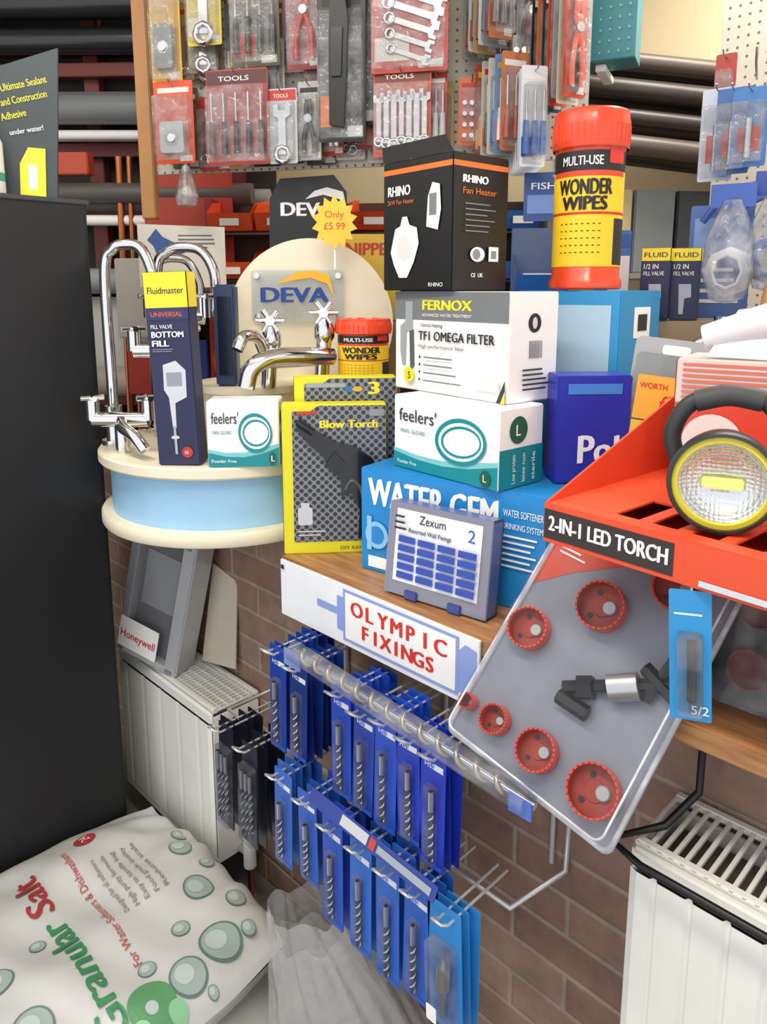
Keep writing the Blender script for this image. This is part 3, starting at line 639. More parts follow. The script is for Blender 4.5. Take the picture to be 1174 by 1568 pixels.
lathe('rolled_sheet', e, [(.020, 0), (.034, .2), (.035, .2), (.021, 0)], mat('#d8dade', .7), M=Matrix.Translation((-.07, 0, -.0)) @ Matrix.Rotation(rad(72), 4, 'Y'))
mesh('loose_leaf', [(-.06, -.03, -.025), (.12, -.03, -.03), (.14, .02, .07), (-.03, .03, .045)], [(0, 1, 2, 3)], mat('#d2d4d8', .7), e)

# right hand items
carton('support_carton', .72, 1.80, 1.15, -10, .28, .15, .53, mat('#9a8468'))
def fvb(X, Y, Z, psi):
    w, d, h = .064, .055, .165
    e, f, r, t, l = carton('fill_valve_box', X, Y, Z, psi, w, d, h, NAVY)
    f.rect(.001, h*.82, w-.001, h-.001, YEL); r.rect(.001, h*.82, d-.001, h-.001, YEL); f.text('FLUID', w*.1, h*.87, .011, NAVY, w=w*.8); f.text('1/2 IN', w*.1, h*.71, .011, WH2, w=w*.5); f.text('FILL VALVE', w*.1, h*.62, .009, WH2, w=w*.7)
    f.prism([(w*.35, h*.08), (w*.5, h*.08), (w*.52, h*.3), (w*.75, h*.32), (w*.72, h*.5), (w*.3, h*.5)], mat('#aeb2c0'), .001, .0006, 'valve_picture')
fvb(.640, 1.765, 1.682, -25); fvb(.712, 1.77, 1.682, -25)
e, f, r, t, l = carton('white_blue_box', .565, 1.86, 1.682, -15, .08, .07, .21, mat('#3f74b8')); f.rect(.03, .01, .078, .15, WHITE); f.rect(.001, .17, .079, .2, mat('#2c5ea6'))
e = E('blue_parts_packet', .80, 1.85, 1.682, -20)
f = F(e, (-.05, 0, 0), (1, 0, 0), (0, 0, 1)); f.prism(rr(0, 0, .14, .27, .006), mat('#4d6fae', .4), .01); f.l = .0105; f.rect(.01, .15, .13, .24, mat('#7f9fd0')); lines(f, .02, .03, .1, .1, 4, WH2)
e = E('tap_fitting', .74, 1.60, 1.62, -20)
tube('chrome_spout', e, [(-.08, 0, -.05), (-.06, 0, .01), (0, 0, .03), (.08, 0, .02), (.13, 0, -.03)], .013, CHROME); rod('valve', e, (0, 0, -.06), (0, 0, .05), .02, CHROME); rod('knob', e, (0, 0, .05), (0, 0, .075), .028, CHROME)
carton('brown_carton', .76, 1.56, 1.15, -10, .24, .16, .41, mat('#8a7a6c'))
carton('red_carton', .80, 1.36, 1.15, -25, .2, .14, .36, mat('#9c4a3c'))
e = E('wooden_handle_tool', .80, 1.60, 1.60, -10, ty=8); rod('handle', e, (0, 0, 0), (0, 0, .22), .012, mat('#b98048'), .009); rod('ferrule', e, (0, 0, -.035), (0, 0, 0), .010, STEEL)

# black card, star, misc behind stand
k = 1.127
e = E('black_display_card', -.245, 2.42, 1.15, 0)
f = F(e, (-.12*k, 0, 0), (1, 0, 0), (0, 0, 1)); f.prism([(0, 0), (.24*k, 0), (.235*k, .093+.72*k), (.20*k, .093+.765*k), (.05*k, .093+.755*k), (.02*k, .093+.7*k)], mat('#18181a', .3), .02, 0, 'board')
f.l = .0205; f.text('DEVA', .05*k, .093+.655*k, .036*k, WH2, w=.15*k, bold=.04); f.poly([(.12*k, .093+.70*k), (.17*k, .093+.712*k), (.215*k, .093+.70*k), (.235*k, .093+.675*k), (.225*k, .093+.72*k), (.18*k, .093+.732*k), (.145*k, .093+.722*k)], WH2)
e = E('price_star', -.128, 1.99, 1.925, 0)
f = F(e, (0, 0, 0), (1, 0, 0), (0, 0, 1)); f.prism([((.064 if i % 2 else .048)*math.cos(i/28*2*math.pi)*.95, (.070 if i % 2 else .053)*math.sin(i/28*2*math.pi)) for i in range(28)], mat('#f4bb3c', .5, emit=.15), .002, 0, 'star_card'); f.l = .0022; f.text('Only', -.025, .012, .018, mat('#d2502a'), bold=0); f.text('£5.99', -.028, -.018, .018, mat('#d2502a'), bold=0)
rod('star_stick', e, (0, .004, -.12), (0, .004, 0), .003, WHITE)
carton('packing_carton', -.05, 2.25, 1.15, 0, .2, .12, .51, mat('#a58a62'))
e, f, r, t, l = carton('yellow_red_box', -.045, 2.25, 1.662, 0, .19, .08, .25, mat('#c9a838')); f.text('NIPPER', .03, .19, .035, mat('#b3301f'), w=.15, bold=.03)
e = E('flyer_card', -.66, 2.44, 1.76, 0)
f = F(e, (-.13, 0, 0), (1, 0, 0), (0, 0, 1)); f.prism([(0, 0), (.28, 0), (.28, .19), (0, .20)], mat('#dcd8cc'), .003, 0, 'card'); f.l = .0035
f.poly([(.03, .15), (.06, .185), (.08, .16), (.12, .14), (.15, .11), (.10, .09), (.06, .10), (.05, .13)], mat('#3e5f9a')); lines(f, .13, .12, .12, .05, 4, mat('#6a6a70')); rod('easel_leg', e, (0, .03, -.61), (0, .004, .1), .005, WOOD)

# ------------------------------------------------------------ pegboard with tools
def peg(nt, N, L, b):
    tc = N.new('ShaderNodeTexCoord'); sp = N.new('ShaderNodeSeparateXYZ'); L.new(tc.outputs['Object'], sp.inputs[0])
    sq = []
    for k in (0, 2):
        a = N.new('ShaderNodeMath'); a.operation = 'MULTIPLY'; a.inputs[1].default_value = 36; L.new(sp.outputs[k], a.inputs[0])
        c = N.new('ShaderNodeMath'); c.operation = 'FRACT'; L.new(a.outputs[0], c.inputs[0])
        d = N.new('ShaderNodeMath'); d.operation = 'SUBTRACT'; d.inputs[1].default_value = .5; L.new(c.outputs[0], d.inputs[0])
        g = N.new('ShaderNodeMath'); g.operation = 'POWER'; g.inputs[1].default_value = 2; ab = N.new('ShaderNodeMath'); ab.operation = 'ABSOLUTE'; L.new(d.outputs[0], ab.inputs[0]); L.new(ab.outputs[0], g.inputs[0]); sq.append(g)
    ad = N.new('ShaderNodeMath'); L.new(sq[0].outputs[0], ad.inputs[0]); L.new(sq[1].outputs[0], ad.inputs[1])
    lt = N.new('ShaderNodeMath'); lt.operation = 'LESS_THAN'; lt.inputs[1].default_value = .02; L.new(ad.outputs[0], lt.inputs[0])
    mx = N.new('ShaderNodeMixRGB'); mx.inputs[1].default_value = srgb('#cfcabd')+[1]; mx.inputs[2].default_value = srgb('#6c6862')+[1]
    L.new(lt.outputs[0], mx.inputs[0]); L.new(mx.outputs[0], b.inputs['Base Color']); b.inputs['Roughness'].default_value = .6
PEG = coord_mat('pegboard', peg)
e = E('pegboard_panel', -.75, 2.5, 0, -13)
box('board', e, (1.36, .012, 1.08), (.68, .01, 2.66), PEG, .001)
box('wood_batten', e, (.05, .03, 1.22), (-.01, -.006, 2.59), mat('#b58352', .5, var=.15), .003)
box('wood_rail', e, (1.36, .03, .05), (.68, .03, 2.15), mat('#a87a4c', .5, var=.15), .003)
PC = lambda X, off: (X*(1-off/2.4), 2.327-.231*X-off)
def spanner(f, a, b, L, rot, m, z0=.006, th=.004, wd=1.):
    c, s = math.cos(rot), math.sin(rot); k = L*.045*wd
    pts = [(-L/2, -k), (L/2-2.2*k, -k), (L/2-1.4*k, -2.3*k), (L/2+1.2*k, -2.3*k), (L/2+1.2*k, -1*k), (L/2-.2*k, -.9*k), (L/2-.2*k, .9*k), (L/2+1.2*k, 1*k), (L/2+1.2*k, 2.3*k), (L/2-1.4*k, 2.3*k), (L/2-2.2*k, k), (-L/2, k)]
    f.prism([(a+x*c-y*s, b+x*s+y*c) for x, y in pts], m, th, z0, 'spanner')
    cx, cy = a-L/2*c, b-L/2*s
    tube('ring_end', f.p, [f.at(cx+1.9*k*math.cos(t*.7854), cy+1.9*k*math.sin(t*.7854), z0+th/2) for t in range(8)], k*.75, m, smooth=False, cyc=True, res=2)
PBL = clear('#f2f2f2', .12, .04, 1., base=.8)
GRP = [None]
def hang(name, X, z0, w, h, c, kind, off=.06, psi=-13, c2='#2b2b2e', head=None):
    X1, Y1 = PC(X, off); e = E(name, X1, Y1, z0, psi); cm = mat(c, .35)
    if GRP[0]: e.parent = GRP[0]
    f = F(e, (-w/2, 0, 0), (1, 0, 0), (0, 0, 1)); f.prism(rr(0, 0, w, h, .006, 3), cm, .002, 0, 'card'); f.l = .0022
    if head: f.rect(.003, h*.84, w-.003, h-.004, mat(head)); f.text('TOOLS', w*.2, h*.88, h*.05, WH2, w=w*.5)
    else:
        f.rect(w*.1, h*.86, w*.9, h*.92, mat(random.choice(['#e8e6e0', '#c33a2a', '#26262a', '#e2b62c', '#d8d4cc']))); f.rect(w*.62, h*.03, w*.94, h*.10, WH2)
        if random.random() < .4: f.rect(w*.05, h*.1, w*.5, h*.3, mat(random.choice(['#c33a2a', '#e8742c', '#d8d4cc', '#2c4f96'])))
    f.prism(rr(.006, .008, w-.006, h*.82, .006, 3), PBL, .024, .003, 'blister')
    K2 = mat(c2, .35)
    if kind == 'spanners_diag':
        for i in range(6): spanner(f, w*.5+i*.004, h*(.14+i*.12), w*(.5+.06*i), -.35, CHROME, wd=1.25)
    elif kind == 'spanners':
        n = max(4, int(w/.022))
        for i in range(n): spanner(f, w*(i+.8)/(n+.6), h*.42, h*(.5+.04*(i % 3)), math.pi/2, CHROME, wd=1.3)
    elif kind == 'drivers':
        n = max(3, int(w/.034))
        for i in range(n):
            x = w*(i+.5)/n; rod('driver_handle', e, f.at(x, h*.12, .013), f.at(x, h*.45, .013), .0095, K2, .007, seg=10); rod('driver_shaft', e, f.at(x, h*.45, .013), f.at(x, h*.75, .013), .003, CHROME, seg=8)
    elif kind == 'plier':
        for s_ in (-1, 1):
            tube('plier_arm', e, [f.at(w*(.5+s_*.22), h*.08, .012), f.at(w*(.5+s_*.2), h*.3, .012), f.at(w*.5, h*.52, .012), f.at(w*(.5-s_*.1), h*.62, .012), f.at(w*(.5-s_*.04), h*.76, .012)], .007, K2)
        rod('pivot', e, f.at(w*.5, h*.52, .004), f.at(w*.5, h*.52, .022), .012, STEEL)
    elif kind == 'hammer':
        rod('shaft', e, f.at(w*.5, h*.06, .013), f.at(w*.5, h*.6, .013), .009, K2, .007, seg=10); rod('head', e, f.at(w*.15, h*.63, .013), f.at(w*.8, h*.63, .013), .013, STEEL, .011, seg=12)
    elif kind == 'sockets':
        for i in range(3):
            for j in range(4): rod('socket', e, f.at(w*(.22+.28*i), h*(.14+.16*j), .004), f.at(w*(.22+.28*i), h*(.14+.16*j), .018), w*.09, CHROME, seg=12)
    elif kind == 'tape':
        f.prism(rr(w*.2, h*.12, w*.8, h*.5, .01), K2, .02, .003, 'tool_body'); f.l = .0235; f.disc(w*.5, h*.3, w*.18, STEEL); rod('screw', e, f.at(w*.5, h*.3, .022), f.at(w*.5, h*.3, .028), .012, CHROME)
    elif kind == 'gun':
        f.prism([(w*.3, h*.1), (w*.6, h*.08), (w*.65, h*.35), (w*.7, h*.75), (w*.62, h*.95), (w*.35, h*.95), (w*.3, h*.6)], K2, .03, .004, 'tool_body')
        f.prism([(w*.36, h*.4), (w*.56, h*.4), (w*.6, h*.7), (w*.38, h*.7)], mat('#2e3034', .25), .006, .034, 'tool_grip')
    elif kind == 'wrench':
        spanner(f, w*.5, h*.42, h*.6, math.pi/2, CHROME, wd=2)
    tube('peg_hook', e, [(0, off, h*.95), (0, -.02, h*.95), (0, -.03, h*.95+.01)], .002, STEEL, smooth=False)
rn = random.Random(11)
cols = ['#7a6f4e', '#c8c4b8', '#c24034', '#44464a', '#d9b23a', '#a8a49a', '#dc6a34', '#5a5c46', '#d4d0c6', '#b03830', '#2c3038', '#c4a66e', '#e0582c']
GRP[0] = EW('hanging_tool_packs')
for zr in (2.13, 2.385, 2.64):
    x = -.63
    while x < .50:
        if not (.16 < x < .30 and zr < 2.6):
            hang('tool_pack', x, zr+rn.uniform(-.015, .02), rn.uniform(.075, .11), rn.uniform(.20, .245), rn.choice(cols), rn.choice(['drivers', 'plier', 'wrench', 'tape', 'hammer', 'sockets', 'spanners']), .018, c2=rn.choice(['#26262a', '#c8382a', '#3f5f9a', '#c9a02c', '#6c6e70', '#1c1c1e', '#e2662a']))
        x += rn.uniform(.078, .10)
for i in range(18):
    x = rn.uniform(-.60, .44)
    hang('tool_pack', x, rn.choice((2.16, 2.30, 2.40, 2.52))+rn.uniform(-.02, .02), rn.uniform(.06, .10), rn.uniform(.17, .23), rn.choice(cols), rn.choice(['plier', 'wrench', 'hammer', 'sockets', 'drivers']), .05, psi=rn.uniform(-30, 15), c2=rn.choice(['#26262a', '#c8402a', '#6c6e70', '#e2662a']))
GRP[0] = None
hang('pipe_cutter_pack', -.683, 2.37, .10, .33, '#e0b23a', 'tape', .09, c2='#8a8c8f')
hang('pipe_fitting_pack', -.667, 2.135, .13, .24, '#e2552c', 'tape', .10, c2='#b9bcbf')
hang('yellow_tool_pack', -.553, 2.47, .11, .26, '#e3c92f', 'wrench', .09)
hang('screwdriver_set_pack', -.455, 2.12, .195, .27, '#b43a38', 'drivers', .12, c2='#26262b', head='#5a3030')
hang('chisel_set_pack', -.39, 2.40, .15, .30, '#5e5a3e', 'drivers', .09, c2='#3b3c36')
hang('spanner_pack', -.31, 2.12, .09, .21, '#c9cccf', 'wrench', .11, head='#c23a2a')
hang('pliers_pack', -.235, 2.38, .11, .30, '#9c3430', 'plier', .10, c2='#d03828')
hang('small_pliers_pack', -.225, 2.13, .07, .22, '#b8b4ac', 'plier', .09, c2='#33343a')
hang('caulking_gun_pack', -.125, 2.17, .14, .42, '#232427', 'gun', .13, c2='#141518')
hang('caulking_gun_pack', -.07, 2.22, .10, .42, '#36373b', 'gun', .085, c2='#1b1c20')
hang('spanner_set_pack', .075, 2.345, .215, .31, '#cf4a3a', 'spanners_diag', .13)
hang('spanner_set_pack', .055, 2.125, .165, .235, '#cf5a34', 'spanners', .12, head='#7a3a2a')
hang('hex_key_pack', .155, 2.15, .06, .2, '#b03a2c', 'drivers', .09, c2='#c8c8c8')
def stack(gname, n, fn):
    GRP[0] = EW(gname)
    for i in range(n): fn(i)
    GRP[0] = None
stack('chisel_packs', 6, lambda i: hang('chisel_pack', .26+i*.014, 2.385+.012*(i % 2), .07, .27, ['#8d8f88', '#c8c8c2', '#b8935c', '#d9d9d6', '#777b80', '#c06a3a'][i], 'drivers', .05+i*.026, psi=20, c2='#5b5d60'))
stack('spirit_level_packs', 5, lambda i: hang('spirit_level_pack', .30+i*.018, 2.12, .08, .25, ['#b0513a', '#c8c2b2', '#d8d4c8', '#6e9ccb', '#c87a4a'][i], 'drivers', .05+i*.026, psi=20, c2=['#d8902c', '#444444', '#2b62b0', '#dfe6f0', '#b0452c'][i]))
stack('blue_driver_packs', 6, lambda i: hang('blue_driver_pack', .395+i*.006, 2.07, .07, .25, '#dfe4ea', 'drivers', .05+i*.03, psi=10, c2='#1f5fb4'))
stack('knife_packs', 8, lambda i: hang('knife_pack', .43+i*.014, 2.22+.01*(i % 3), .07, .31, ['#d8491f', '#222226', '#e8742e', '#30313a', '#d8491f', '#9aa4a8', '#d8c8a8', '#c8451f'][i], 'plier' if i % 2 else 'gun', .05+i*.025, psi=25, c2='#e0552a' if i % 2 else '#202124'))
e = E('blue_tray_pack', .47, 2.12, 1.94, -13)
f = F(e, (-.08, 0, 0), (1, 0, 0), (0, 0, 1)); f.prism(rr(0, 0, .16, .13, .005), mat('#35528f', .4), .01); f.l = .0105; f.text('FISHER', .02, .085, .018, WH2, w=.11); f.rect(.01, .02, .15, .07, mat('#6b87c2'))
rod('hook', e, (0, .05, .12), (0, -.01, .12), .003, STEEL)
e = E('plastic_bag_of_parts', -.60, 2.34, 2.03, 0)
lathe('bag', e, [(.0, -.03), (.03, -.025), (.036, .0), (.02, .06), (.012, .09), (0, .1)], clear('#d8c8c0', .3, .2, .6, base=.7), seg=14, sharp=10)

# ------------------------------------------------------------ background bins rack
e = E('parts_bin_rack', -.02, 2.78, 0, -5)
box('back_panel', e, (1.25, .02, 2.08), (0, .16, 1.04), mat('#5e4a40', .6), .002)
for x in (-.62, .62): box('post', e, (.03, .2, 2.08), (x, .06, 1.04), mat('#8d2f27', .5), .002)
OB = mat('#ea5a2b', .4); BB = mat('#2f6fc0', .4)
for zz in (1.45, 1.62, 1.79, 1.96):
    box('bin_shelf', e, (1.22, .2, .008), (0, .05, zz-.005), mat('#6e6e70', .4, .5), .001)
    for i in range(7):
        m = OB if i < 4 else BB; x0 = -.60+i*.172; w = .16
        prof = [(-.10, 0), (-.13, .06), (-.06, .10), (.13, .13), (.13, 0)]
        for sx in (0, w):
            mesh('bin_side', [(x0+sx, y, zz+z_) for y, z_ in prof], [(0, 1, 2, 3, 4)], m, e)
        mesh('bin_floor_front', [(x0, .13, zz+.002), (x0+w, .13, zz+.002), (x0+w, -.1, zz+.002), (x0, -.1, zz+.002), (x0+w, -.13, zz+.06), (x0, -.13, zz+.06)], [(0, 1, 2, 3), (3, 2, 4, 5)], m, e)
        box('bin_label', e, (.07, .002, .025), (x0+w/2, -.122, zz+.03), WHITE, .0005)
e = E('blue_parts_bins', .425, 2.02, 1.15, -8)
box('rack', e, (.16, .02, .77), (0, .09, .385), mat('#4a5a7a', .5), .002)
for zz in (.22, .40, .58):
    for sx in (-.07, .065): mesh('bin_side', [(sx, y, zz+z_) for y, z_ in [(-.06, 0), (-.09, .06), (-.02, .10), (.08, .12), (.08, 0)]], [(0, 1, 2, 3, 4)], BB, e)
    mesh('bin_front', [(-.07, .08, zz), (.065, .08, zz), (.065, -.06, zz), (-.07, -.06, zz), (.065, -.09, zz+.06), (-.07, -.09, zz+.06)], [(0, 1, 2, 3), (3, 2, 4, 5)], BB, e); box('contents', e, (.12, .1, .05), (0, .01, zz+.04), mat('#c8d0d8'), .01)

# ------------------------------------------------------------ left background pipe rack
e = E('pipe_storage_rack', -1.35, 3.05, 0, -3)
RDK = mat('#7a342c', .5)
for x in (-.9, .18, .75): box('post', e, (.06, .06, 3.0), (x, .12, 1.5), RDK, .003)
for zz in (2.60, 2.30, 2.05, 1.7, 1.3, .9): box('beam', e, (1.75, .05, .05), (0, .06, zz), RDK, .003)
PB = mat('#1c1d1f', .3, coat=.3)
for i, (y, z_, r, c) in enumerate(((-.05, 2.82, .055, PB), (.08, 2.86, .05, PB), (-.02, 2.70, .05, PB), (.1, 2.72, .045, PB), (-.1, 2.93, .05, PB), (.04, 2.47, .06, mat('#8b8e90', .4)), (-.08, 2.44, .055, mat('#767a7c', .4)), (-.06, 2.35, .018, WHITE), (.0, 2.355, .018, WHITE), (-.1, 2.13, .04, mat('#55504c')), (.03, 2.12, .045, mat('#9a9c9e')), (-.09, 2.03, .02, WHITE), (-.06, 1.80, .05, mat('#8f9294')), (.05, 1.79, .05, mat('#3a3a3c')), (-.06, 1.40, .06, mat('#aaa59c')), (-.05, 1.0, .06, mat('#55504c')))):
    rod('pipe', e, (-1.0, y, z_), (.86+.04*(i % 3), y, z_-.02), r, c)
for i, x in enumerate((.33, .37, .45, .5)): rod('copper_pipe', e, (x, -.12, .02), (x+.02, -.1, 2.25), .011 if i % 2 else .014, mat('#b06a42', .3, .9))
box('red_sheet', e, (.34, .01, .5), (.62, -.13, 2.05), mat('#b03a28', .5), .002)
box('orange_stock_box', e, (.22, .06, .08), (.14, -.12, 2.22), mat('#b8472c'), .004); box('grey_packet', e, (.16, .04, .3), (.42, -.16, 1.72), mat('#a8a49c'), .004)
box('white_panel', e, (.5, .01, .35), (.35, .0, 1.55), mat('#c2c2be'), .002); box('blue_packet', e, (.16, .05, .26), (.60, -.14, 1.43), mat('#2a3f86'), .004); box('red_packet', e, (.1, .04, .2), (.42, -.16, 1.45), mat('#9c3428'), .004)
box('dark_backing', e, (1.8, .01, 2.9), (0, .17, 1.45), mat('#332f2d', .7), 0)

# ------------------------------------------------------------ right background rack
e = E('pipe_bracket_rack', 1.0, 2.75, 0, 10)
PB2 = mat('#3a3432', .4)
for r_ in range(4):
    for k in range(4):
        x0 = -.36+.03*k; rod('pipe', e, (x0-.02, -.12+.075*k, 2.50-r_*.085), (x0+.62, -.35+.075*k, 2.40-r_*.085), .026+.006*((k+r_) % 2), PB2 if (k+r_) % 3 else mat('#5b524c', .4))
for x in (-.3, .35): box('bracket', e, (.03, .4, .03), (x, .05, 2.18), WHITE, .003); box('upright', e, (.03, .03, 2.6), (x, .26, 1.3), WHITE, .003)
for i, c in enumerate(('#5b5650', '#c9b98e', '#7f8a8e', '#3a3f4a', '#8d3a30', '#b8b2a4')): box('stock_box', e, (.15, .2, .28), (-.40+i*.16, .0, 1.95), mat(c), .004)
box('stock_shelf', e, (1.1, .3, .02), (0, .05, 1.80), mat('#8e8a80'), .002)
e, f, r, t, l = carton('turquoise_box', .655, 2.36, 2.41, -25, .20, .12, .225, mat('#3a7f8a', .45))
for i in range(7):
    for j in range(7): f.disc(.02+i*.027, .02+j*.03, .003, mat('#7fb5bc'))
box('bracket_arm', e, (.03, .16, .02), (0, .05, -.011), WHITE, .002)
e = E('pegboard_panel', 1.12, 2.15, 0, -45)
box('board', e, (.9, .012, 1.0), (.25, 0, 2.15), PEG, .001); box('leg', e, (.04, .04, 1.7), (-.15, .03, .85), WHITE, .002); box('leg', e, (.04, .04, 1.7), (.65, .03, .85), WHITE, .002)
def rpack(name, X, Y, z, w, h, c, c2='#c03828'):
    e = E(name, X, Y, z, -35); f = F(e, (-w/2, 0, 0), (1, 0, 0), (0, 0, 1)); f.prism(rr(0, 0, w, h, .005, 3), mat(c, .35), .002, 0, 'card'); f.prism(rr(.006, .008, w-.006, h*.8, .006, 3), PBL, .03, .003, 'blister')
    f.l = .003; f.rect(w*.2, h*.2, w*.8, h*.5, mat(c2)); tube('hook', e, [(0, .12, h*.95), (0, -.04, h*.95), (0, -.05, h)], .002, STEEL, smooth=False); rod('tool', e, (0, -.015, h*.1), (.0, -.015, h*.6), .008, STEEL)
for i in range(3): rpack('drill_chuck_pack', .83+i*.018, 1.93-i*.045, 2.02+.01*i, .08, .22-.02*i, ['#c9d8e6', '#3d6fae', '#3f7fc4'][i])
e = EW('peg_hooks')
for i in range(4): tube('wire_hook', e, [T(.95+i*.07, 2.0-i*.02, 2.28), T(.86+i*.07, 1.82-i*.02, 2.27), T(.855+i*.07, 1.81-i*.02, 2.30)], .003, STEEL, smooth=False)
rpack('red_handle_pack', .87, 2.0, 2.12, .05, .22, '#b53a2c')
GRPB = EW('hanging_cable_bags')
for i in range(4):
    e = E('cable_bag', .75+i*.085, 1.64-i*.02, 1.81+.025*(i % 2), -30); e.parent = GRPB
    lathe('bag', e, [(0, -.09), (.035, -.08), (.055, -.02), (.05, .05), (.03, .1), (.02, .13), (0, .135)], clear('#dfe4ec', .22, .1, .9, base=.8), seg=12, sharp=8)
    for k in range(6): tube('cable_coil', e, [((.030+.004*k)*math.cos(t*.7854), .01*k-.025, -.02+(.036+.003*k)*math.sin(t*.7854)) for t in range(8)], .004, mat('#e4e4e0' if i != 1 else '#4a6fb0'), smooth=False, cyc=True, res=2)
    box('header_card', e, (.09, .004, .05), (0, 0, .14), mat(['#3b5fb0', '#2f4d9c', '#c8ccd8', '#3b5fb0'][i]), .001); tube('hook', e, [(0, 0, .15), (0, .25, .17)], .002, STEEL, smooth=False)
e = E('blue_hose', .9, 1.76, 1.97, -20); tube('hose', e, [(-.15, 0, -.06), (-.1, 0, .0), (0, 0, .03), (.1, 0, .03), (.2, 0, -.02)], .008, mat('#2c4f96')); tube('hose', e, [(-.12, 0, -.1), (-.05, 0, -.02), (.05, 0, .0), (.2, 0, -.05)], .007, mat('#365ea8'))
e = EW('wall_conduit')
for i in range(2): tube('conduit', e, [(-2.4, 2.77-.03*i, 3.02+.05*i), (-.2, 2.77-.03*i, 3.02+.05*i), (1.4, 2.77-.03*i, 3.02+.05*i)], .014, mat('#cfc5b0'), smooth=False)

# ------------------------------------------------------------ items on cabinet
e = E('sealant_display_card', -.90, 1.93, 1.98, 12, ty=3)
f = F(e, (-.06, 0, 0), (1, 0, 0), (0, 0, 1)); f.prism([(0, 0), (.135, 0), (.142, .36), (0, .30)], mat('#3c4448', .45), .012, 0, 'card'); f.l = .0125
for i, s_ in enumerate(('Ultimate Sealant', 'and Construction', 'Adhesive')): f.text(s_, .012, .245-i*.034+.0, .017, mat('#e6e03a'), w=.11 if i < 2 else .06, rot=.3)
f.text('under water!', .03, .145, .012, WH2, w=.08, rot=.25); f.poly([(.05, .002), (.11, .002), (.11, .12), (.07, .12), (.05, .08)], mat('#e6e03a')); f.rect(.07, .02, .09, .08, WH2)
box('easel_back', e, (.1, .05, .006), (.01, .02, .003), DARK, .001)
e = E('white_sealant_bottle', -.965, 1.86, 1.98, 0)
lathe('bottle', e, [(0, 0), (.042, 0), (.045, .006), (.045, .12), (.035, .15), (.018, .165), (.018, .18)], WHITE); lathe('cap', e, [(.02, .18), (.02, .2), (.008, .205), (.005, .25), (0, .25)], mat('#d8d8d0')); lathe('label', e, [(.0455, .03), (.0455, .05)], mat('#3d9a86'))
e = E('grey_tub', -.99, 2.05, 1.98, 0); lathe('tub', e, [(0, 0), (.055, 0), (.065, .25), (.07, .25), (.07, .28), (0, .285)], mat('#8b8e90'))

# thermostat display below the stand, cardboard
e = E('thermostat_display_box', -.71, 2.10, .632, -24, ty=14)
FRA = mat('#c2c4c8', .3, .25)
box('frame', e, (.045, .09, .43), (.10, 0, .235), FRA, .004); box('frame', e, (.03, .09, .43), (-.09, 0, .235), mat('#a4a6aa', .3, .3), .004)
box('frame_top', e, (.22, .09, .02), (0, 0, .44), FRA, .003); box('frame_bottom', e, (.22, .09, .02), (0, 0, .03), FRA, .003)
box('dark_panel', e, (.17, .05, .41), (0, .01, .235), mat('#707075', .25), .003)
f = F(e, (-.08, -.016, .03), (1, 0, 0), (0, 0, 1)); f.rect(.02, .16, .14, .34, mat('#8f9196')); f.prism(rr(-.02, .01, .125, .11, .003), WH2, .002, .03, 'name_plate'); f.l = .033; f.text('Honeywell', -.012, .045, .026, mat('#c8302c'), w=.13)
e = E('cardboard_sheet', -.55, 2.09, .64, -38, tx=-6)
f = F(e, (0, 0, 0), (1, 0, 0), (0, 0, 1)); f.prism([(0, 0), (.15, .02), (.14, .28), (.03, .31)], mat('#d2c9b8'), .004)

# ------------------------------------------------------------ salt bags
def bag(name, s, n, z0, a, b, hh, rz, seed, m):
    rnd = random.Random(seed); ph = [rnd.uniform(0, 6) for _ in range(6)]
    e = EW(name, s, n, z0, rz)
    def zt(u, v):
        k = max(0, 1-abs(u)**3.2)**.5*max(0, 1-abs(v)**2.8)**.5
        return hh*(.45+.55*k)+.012*math.sin(5*u+ph[0]+3*v)*k+.008*math.sin(9*v+ph[1]-4*u)*k+.012*math.sin(22*v+ph[2])*max(0, abs(u)-.6)*1.6+.004*math.sin(17*u+8*v+ph[5])*k
    NU, NV = 80, 60; vs = []; fs = []
    for top in (1, 0):
        for i in range(NU+1):
            for j in range(NV+1):
                u = -1+2*i/NU; v = -1+2*j/NV
                rx = a*u*(1-.05*v*v+.012*math.sin(7*v+ph[3])); ry = b*v*(1-.07*u*u+.015*math.sin(6*u+ph[4]))
                k = max(0, 1-abs(u)**3.2)**.5*max(0, 1-abs(v)**2.8)**.5
                vs.append((rx, ry, zt(u, v) if top else hh*.45-hh*.45*k**.5))
    st = (NU+1)*(NV+1)
    for i in range(NU):
        for j in range(NV):
            q = (i*(NV+1)+j, (i+1)*(NV+1)+j, (i+1)*(NV+1)+j+1, i*(NV+1)+j+1)
            fs.append(q); fs.append(tuple(st+x for x in reversed(q)))
    mesh('sack', vs, fs, m, e, True, 80)
    return e, zt, a, b
SACK = mat('#cdcecb', .35, coat=.25, bump=.4, bscale=11)
bag('salt_bag', -1.52, .50, 0, .46, .36, .155, 90, 3, mat('#b9bab6', .4, bump=.4, bscale=11))
e, zt, a, b = bag('salt_bag', -1.56, .48, .145, .45, .36, .165, 90, 5, SACK)
def proj(name, vs, fs, m, lift=.003):
    mesh(name, [(v[0], v[1], zt(max(-.999, min(.999, v[0]/a)), max(-.999, min(.999, v[1]/b)))+lift+(v[2] if len(v) > 2 else 0)) for v in vs], fs, m, e)
